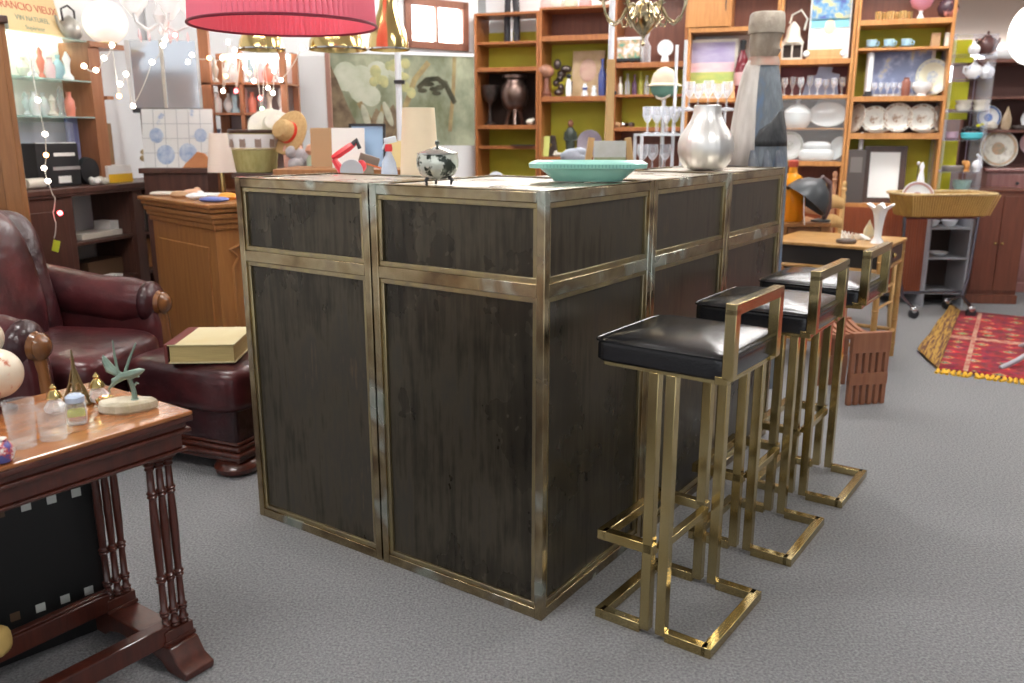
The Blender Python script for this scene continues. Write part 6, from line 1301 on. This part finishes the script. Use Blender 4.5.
for i in range(5):
    a=2*PI*i/5+.35; c_,s_=math.cos(a),math.sin(a); o=MB().tube([(3*k*c_,3*k*s_,-4*k),(14*k*c_,14*k*s_,-10*k),(26*k*c_,26*k*s_,-4*k),(28*k*c_,28*k*s_,4*k)],1.3*k,8).build('arm',m_white,t)
    MB().lathe([(3*k,4*k),(12*k,16*k),(14*k,28*k),(13.4*k,28*k),(11*k,16*k),(2*k,5*k)],(28*k*c_,28*k*s_,0),20).build('glass_shade',mat('frosted white shade',(.90,.90,.90),.4,emit=.25,ecol=(1,.98,.95)),o)
    for j in range(2): MB().lathe([(.2*k,-14*k),(1.6*k,-11*k),(1*k,-7*k),(.2*k,-4*k)],((14+j*10)*k*c_,(14+j*10)*k*s_,-6*k),8).build('crystal_drop',flat('rosy crystal',(.80,.60,.62),.1),o)
MB().tube([(0,0,29*k),(0,0,3.2-q.z)],.004,6).build('chain',m_white,t)
# wardrobe edge at far left
t=thing('tall_wardrobe','golden brown wardrobe edge at the left border above the armchair','wardrobe',(D(19,133,4.0).x-.5*math.cos(R(29)),4.0-.5*math.sin(R(29)),0),R(29))
xw=.5
MB().bx(0,xw,0,.22,.05,D(10,22,3.95).z).build('carcass',wood('golden brown wardrobe',(.30,.13,.045),(.20,.08,.025),.4),t,bevel=.006)
MB().bx(xw-.09,xw-.02,-.012,0,.1,D(10,28,3.95).z).build('door_stile',wood('golden brown wardrobe',(.3,.13,.045),(.2,.08,.025)),t,bevel=.004); MB().bx(-.02,xw+.015,-.02,.24,D(10,22,3.95).z,D(10,14,3.95).z).build('cornice',m_dark,t,bevel=.006)
# second open display case behind (posts at px 208 and 286)
Y2=5.35; xa=D(205,133,Y2).x; xb=D(289,133,Y2).x; w_=xb-xa; k=Y2/877
dc=thing('open_display_case','orange brown open display case with glass ornaments below the red lampshade','display case',(xa,Y2,0),0); zt_2=H+(133-33)*k
for x0,x1 in ((0,10*k),(37*k,41*k),(w_-6*k,w_)): MB().bx(x0,x1,0,.04,0,zt_2 if x0==0 else zt_2-.12).build('post',m_po,dc,bevel=.003)
for x0,x1 in ((0,10*k),(w_-6*k,w_)): MB().bx(x0,x1,.3,.34,0,zt_2-.12).build('post',m_po,dc,bevel=.003)
z2=[H+(133-y)*k for y in (84,113,148,190)]
for z_ in z2: MB().bx(0,w_,.0,.34,z_-.012,z_).build('shelf',m_po,dc,smooth=False)
MB().bx(0,w_,.33,.34,0,zt_2-.12).build('back_sheet',mat('greyish violet back sheet',(.42,.36,.36),.6),dc,smooth=False)
MB().bx(.05,w_-.05,.28,.31,zt_2-.15,zt_2-.13).build('added_light_strip',mat('added warm fill strip',(1,1,1),.4,emit=16.,ecol=(1,.90,.80)),dc,smooth=False)  # another glowing strip, added to brighten the display case
for i in range(8):
    for j in range(2):
        z_=z2[1] if j else z2[0]; px=220+i*8.6; q=Vector((D(px,133,Y2+.12).x,Y2+.12+.05*(i%2),z_+.001)); ci=(i*5+j*2+1)%8; pi_=(i+j)%4
        vessel(kinds[pi_],'%s %s, %s from the left, %s shelf of the open display case'%(cn[ci],kinds[pi_],nm[i],'second' if j else 'top'),kinds[pi_],q,[(r*.7,zq_*.8) for r,zq_ in profs[pi_]],cols[ci],'ornaments in the display case',14)
for i in range(4):
    q=Vector((D(216+i*15,133,Y2+.1).x,Y2+.12,z2[2]+.001)); vessel('blue_jar','%s blue and grey jar from the left on the third shelf of the display case'%nm[i],'jar',q,[(4,0),(5.5,4),(5.5,12),(3,15),(3.6,19)],flat('grey blue glaze',(.25,.30,.42),.25),'blue jars in the display case',16)
# sales table with basket and hats
Y3=4.72; z3=H-(172-133)*Y3/877
t=thing('dark_sales_table','tall dark wooden table behind the bar carrying the basket and straw hats','table',(-1.13,Y3+.22,0)); MB().bx(-.40,.30,-.22,.22,z3-.03,z3).build('table_top',m_dark,t,bevel=.004)
for x in (-.36,.26):
    for y in (-.19,.19): MB().bx(x-.025,x+.025,y-.02,y+.02,0,z3-.03).build('leg',m_dark,t)
def on3(px,dy=.1): return Vector((D(px,133,Y3+dy).x,Y3+dy,z3+.001))
q=on3(254,.14); k=q.y/877; t=thing('cloth_basket','olive round basket with a white checked band on the dark table','basket',q)
b=MB(); b.lathe([(19*k,0),(20*k,2*k),(25*k,40*k),(24*k,40*k),(19*k,3*k)],(0,0,0),40); b.build('basket',mat('olive straw weave',(.46,.42,.18),.8,0,(.36,.33,.12),50,(1,1,.3),(.35,.65),bump=.3),t)
b=MB(); b.lathe([(22.6*k,24*k),(25.2*k,37*k),(25.5*k,37*k),(23*k,24*k)],(0,0,0),40,caps=False); b.build('white_band',m_white,t)
b=MB()
for i in range(10): a=2*PI*i/10+.1; b.box((24*k*math.cos(a),24*k*math.sin(a),31*k),(1*k,6*k,13*k),(0,0,a))
b.build('brown_checks',flat('brown stripe',(.30,.22,.18)),t,smooth=False); MB().lathe([(25*k,38*k),(25.8*k,40*k),(25*k,41.5*k)],(0,0,0),40,caps=False).build('rim',m_dark,t); MB().lathe([(22.8*k,22*k),(23.6*k,23*k),(23*k,24*k)],(0,0,0),40,caps=False).build('lower_cord',flat('pale cord',(.70,.62,.4)),t)
def hat(lab,p,rot,m,ribbon=True):
    k=p.z and 5/877; t=thing('straw_hat',lab,'hat',p,0,'straw hats on a stand'); t.rotation_euler=rot
    MB().lathe([(r*k,z_*k) for r,z_ in [(21,2),(22,1),(20,0),(12,0),(10.5,2),(10,10),(8.5,14),(4,16),(.3,16.5),(.2,15),(8,12.5),(9,2),(12,1)]],(0,0,0),36,(1.1,1)).build('hat_body',m,t)
    if ribbon: MB().lathe([(r*k,z_*k) for r,z_ in [(10.7,1.5),(10.9,2),(10.6,5),(10.3,5)]],(0,0,0),36,(1.1,1),caps=False).build('ribbon',flat('bright red ribbon',(.75,.05,.03)),t)
m_straw=mat('golden straw',(.62,.42,.20),.8,0,(.52,.33,.14),60,bump=.3)
hz=z3
hat('golden straw hat with a red ribbon hung upright beside the basket',on3(290,.1)+Vector((0,0,38*k)),(R(70),0,R(-35)),m_straw)
hat('pale straw hat with curved brim hung behind the ribboned hat',on3(273,.24)+Vector((0,0,42*k)),(R(60),0,R(25)),m_cream,False)
t=thing('hat_stand','wooden hat stand holding the straw hats','stand',on3(288,.17)); MB().tube([(0,0,0),(0,0,44*k)],.01,8).build('pole',m_oak,t); MB().lathe([(.06,0),(.06,.01),(.015,.02)],(0,0,0),20).build('base',m_oak,t); MB().tube([(-.09,.05,42*k),(.06,-.05,38*k)],.008,8).build('peg',m_oak,t)
q=on3(292,.10); tag(MB().cushion((0,0,.075),(.10,.08,.15),.3,8).build('pink_box',flat('salmon pink box',(.80,.45,.36),.5),None,loc=q),'salmon pink box under the straw hats','box')
q=on3(298,.03); b=MB()
for i in range(6): b.ball((random.uniform(-.05,.05),random.uniform(-.02,.02),.03+i*.016),(.045,.035,.035),12,8)
tag(b.build('grey_plush_toy',mat('grey white plush',(.62,.60,.62),.95,0,(.45,.42,.45),20,bump=.4),None,loc=q,jit=.002),'grey and white plush bundle before the pink box','toy')
q=on3(311,.0); k=q.y/877; t=thing('gilt_bell_jar','small glowing glass jar with gilt top right of the plush bundle','jar',q); MB().lathe([(r*k,z_*k) for r,z_ in [(5,0),(6,3),(6,14),(3,18)]],(0,0,0),18).build('jar',flat('pale green glass',(.55,.66,.5),.1),t); MB().lathe([(r*k,z_*k) for r,z_ in [(4,18),(7,22),(5,27),(1,29)]],(0,0,0),18).build('lid',flat('orange pink lid',(.85,.45,.3),.3),t)
# carved pedestal
pc=Vector((-1.45,4.10,0)); pa=Vector((-.70,.714,0)); PA=math.atan2(-pa.y,-pa.x)
t=thing('carved_pedestal','golden brown wooden pedestal with stepped cornice and carved side panel','pedestal',pc+pa*.86,PA)
m_ped=wood('golden brown pedestal wood',(.40,.18,.055),(.27,.11,.035),.38); lp,dp=.86,.36; zp=.95
MB().bx(.06,lp-.05,.05,dp-.05,.0,zp-.13).build('body',m_ped,t,bevel=.003)
b=MB(); b.bx(0,lp,0,dp,zp-.022,zp).bx(.012,lp-.012,.012,dp-.012,zp-.045,zp-.022).bx(.02,lp-.02,.02,dp-.02,zp-.075,zp-.05).bx(.03,lp-.03,.03,dp-.03,zp-.10,zp-.075).bx(.04,lp-.04,.04,dp-.04,zp-.13,zp-.10); b.build('cornice',m_ped,t,bevel=.006,seg=3)
MB().bx(.14,lp-.13,.042,.05,.15,zp-.22).build('front_panel',m_ped,t,bevel=.01)
cu=[(lp-.048,.13,.2),(lp-.048,.13,zp-.32),(lp-.048,.16,zp-.27),(lp-.048,.12,zp-.23),(lp-.048,.2,zp-.2),(lp-.048,.32,zp-.2)]
MB().tube(cu,.010,8).build('carved_moulding',m_ped,t); MB().bx(.03,lp-.02,.02,dp-.02,0,.08).build('plinth',m_ped,t,bevel=.008)
its=[(148,191,m_cream,'cream paper scrap'),(163,189,flat('peach shell',(.75,.45,.30)),'peach coloured shell'),(176,193,flat('tan wood piece',(.5,.3,.16)),'tan wooden piece'),(188,190,m_paper,'white folded paper'),(202,188,m_white,'small white saucer'),(214,191,flat('orange plastic',(.9,.38,.05)),'orange cap'),(224,188,flat('blue cap',(.15,.2,.5)),'blue cap'),(233,190,flat('dull red piece',(.5,.1,.07)),'dull red trinket')]
nmz=['paper_scrap','peach_shell','wood_piece','folded_paper','small_saucer','orange_trinket','blue_trinket','red_trinket']
for i,(px,py,m_,l) in enumerate(its):
    q=G(px,py+2,zp); f=.22+.05*(i%3); 
    base=pc+pa*(.74-.1*i)+Vector((.714,.70,0))*(.10+.12*(i%2)); q=Vector((base.x,base.y,zp+.001))
    b=MB()
    if i%3==0: b.cushion((0,0,.012),(.14,.09,.024),.5,8,(0,0,i))
    elif i%3==1: b.ball((0,0,.018),(.055,.035,.018),14,8).ball((.02,.01,.03),(.02,.02,.016),10,6)
    else: b.lathe([(.03,0),(.04,.012),(.03,.03),(.012,.035)],(0,0,0),16,(1.3,.8))
    tag(b.build(nmz[i],m_,None,loc=q),'%s, %s from the left on top of the golden brown pedestal'%(l,nm[i]),'trinket')
# little cream lampshade lamp
q=Vector((D(222,133,4.75).x,4.75,0)); 
s0_,zq2=lw(222,172); k=4.9/877
q=onL(222,zcab,.02); k=q.y/877; q=Lw(min(lw(222,133,.1)[0],send-.1),.1,zcab+.001)
p2=D(222,172,5.02)
t=thing('small_cream_lamp','small cream lampshade between the tile picture and the olive basket','lamp',(p2.x,5.02,0)); zl=p2.z; MB().lathe([(11*k,0),(7.5*k,30*k),(7.2*k,30*k),(10.6*k,.2*k)],(0,0,zl),32,caps=False).build('shade',mat('cream pink shade',(.80,.68,.60),.7),t); MB().lathe([(.07,0),(.07,.02),(.02,.04),(.014,zl),(.014,zl+.1)],(0,0,0),20).build('floor_stem',m_goldp,t)
# string lights
def lights(lab,pts,bulbs):
    t=thing('string_lights',lab,'string lights',pts[0],0); o=Vector(pts[0]); m_c=flat('white cable',(.7,.68,.62))
    P_=[]
    for i in range(len(pts)-1):
        for j in range(6): u=j/6; P_.append(Vector(pts[i]).lerp(Vector(pts[i+1]),u)-o-Vector((0,0,.015*math.sin(PI*u))))
    P_.append(Vector(pts[-1])-o); MB().tube(P_,.0025,6).build('cable',m_c,t)
    for i,(q,c) in enumerate(bulbs):
        m_=mat('glowing bulb '+c,{'w':(1,.9,.8),'r':(1,.15,.1),'o':(1,.5,.2),'g':(.4,1,.6)}[c],.3,emit={'w':14,'r':16,'o':12,'g':5}[c],ecol={'w':(1,.86,.72),'r':(1,.07,.08),'o':(1,.45,.15),'g':(.4,1,.6)}[c])
        MB().ball(Vector(q)-o,.0125,12,8).build('bulb',m_,t)
YL=4.45
l1=[(38,100,'w'),(45,134,'w'),(46,155,'o'),(44,168,'w'),(48,181,'w'),(60,213,'r')]
pp=[tuple(D(a,b_,YL)) for a,b_ in ((30,60),(38,100),(45,134),(46,155),(44,168),(48,181),(55,198),(53,212),(56,222),(54,238))]
lights('string of small lights with one red bulb hanging down before the dark cabinet',pp,[(tuple(D(a,b_,YL)),c) for a,b_,c in l1])
q=D(56,246,YL); tag(MB().box((0,0,0),(.035,.004,.06),(0,.3,0)).build('yellow_tag',flat('lime yellow tag',(.62,.68,.05)),None,loc=q),'lime yellow tag hanging at the lower end of the light string','tag')
YL=5.2
l2=[(209,58,'o'),(222,58,'w'),(228,42,'w'),(235,50,'w'),(240,56,'w'),(245,68,'w'),(249,73,'o'),(223,91,'w'),(236,91,'r'),(226,76,'o'),(256,56,'w'),(254,81,'w'),(268,88,'w'),(273,93,'w'),(281,80,'w'),(260,98,'r'),(262,109,'g'),(264,62,'w'),(274,71,'w'),(302,48,'w'),(192,55,'w'),(188,62,'w')]
seq=sorted(l2,key=lambda q:q[0])
lights('tangle of small white and coloured lights before the display case under the red lampshade',[tuple(D(a,b_,YL)) for a,b_,c in seq],[(tuple(D(a,b_,YL+.0)),c) for a,b_,c in l2])
YL=4.5
l3=[(104,58,'w'),(120,84,'w'),(126,74,'w'),(119,96,'o'),(133,106,'w'),(84,66,'w'),(96,70,'w'),(112,45,'w'),(152,62,'w'),(165,40,'w'),(175,35,'r'),(163,45,'w')]
seq=sorted(l3,key=lambda q:q[0])
lights('string of small lights draped over the right post of the bright hutch',[tuple(D(a,b_,YL)) for a,b_,c in seq],[(tuple(D(a,b_,YL)),c) for a,b_,c in l3])
# ------------------------------------------------------------------ light + camera
wld=bpy.data.worlds.new('w'); scn.world=wld; wld.use_nodes=True
bg=wld.node_tree.nodes['Background']; bg.inputs[0].default_value=(.93,.96,1,1); bg.inputs[1].default_value=.9
def area(name,loc,target,size,power,col=(1,1,1)):
    l=bpy.data.lights.new(name,'AREA'); l.shape='RECTANGLE'; l.size=size[0]; l.size_y=size[1]; l.energy=power; l.color=col
    o=bpy.data.objects.new(name,l); COL.objects.link(o); o.location=loc
    o.rotation_euler=(Vector(target)-Vector(loc)).to_track_quat('-Z','Y').to_euler()
    return o
cam=bpy.data.cameras.new('Camera'); co=bpy.data.objects.new('Camera',cam); COL.objects.link(co)
co.location=(0,0,H); co.rotation_euler=(PI/2-PITCH,0,0); cam.sensor_width=36; cam.lens=36*F/1024; cam.clip_start=.05
cam.dof.use_dof=True; cam.dof.focus_distance=2.5; cam.dof.aperture_fstop=3.2
scn.camera=co
scn.view_settings.view_transform='Standard'; scn.view_settings.look='None'; scn.view_settings.gamma=1; scn.view_settings.use_curve_mapping=False
scn.view_settings.exposure=0.45
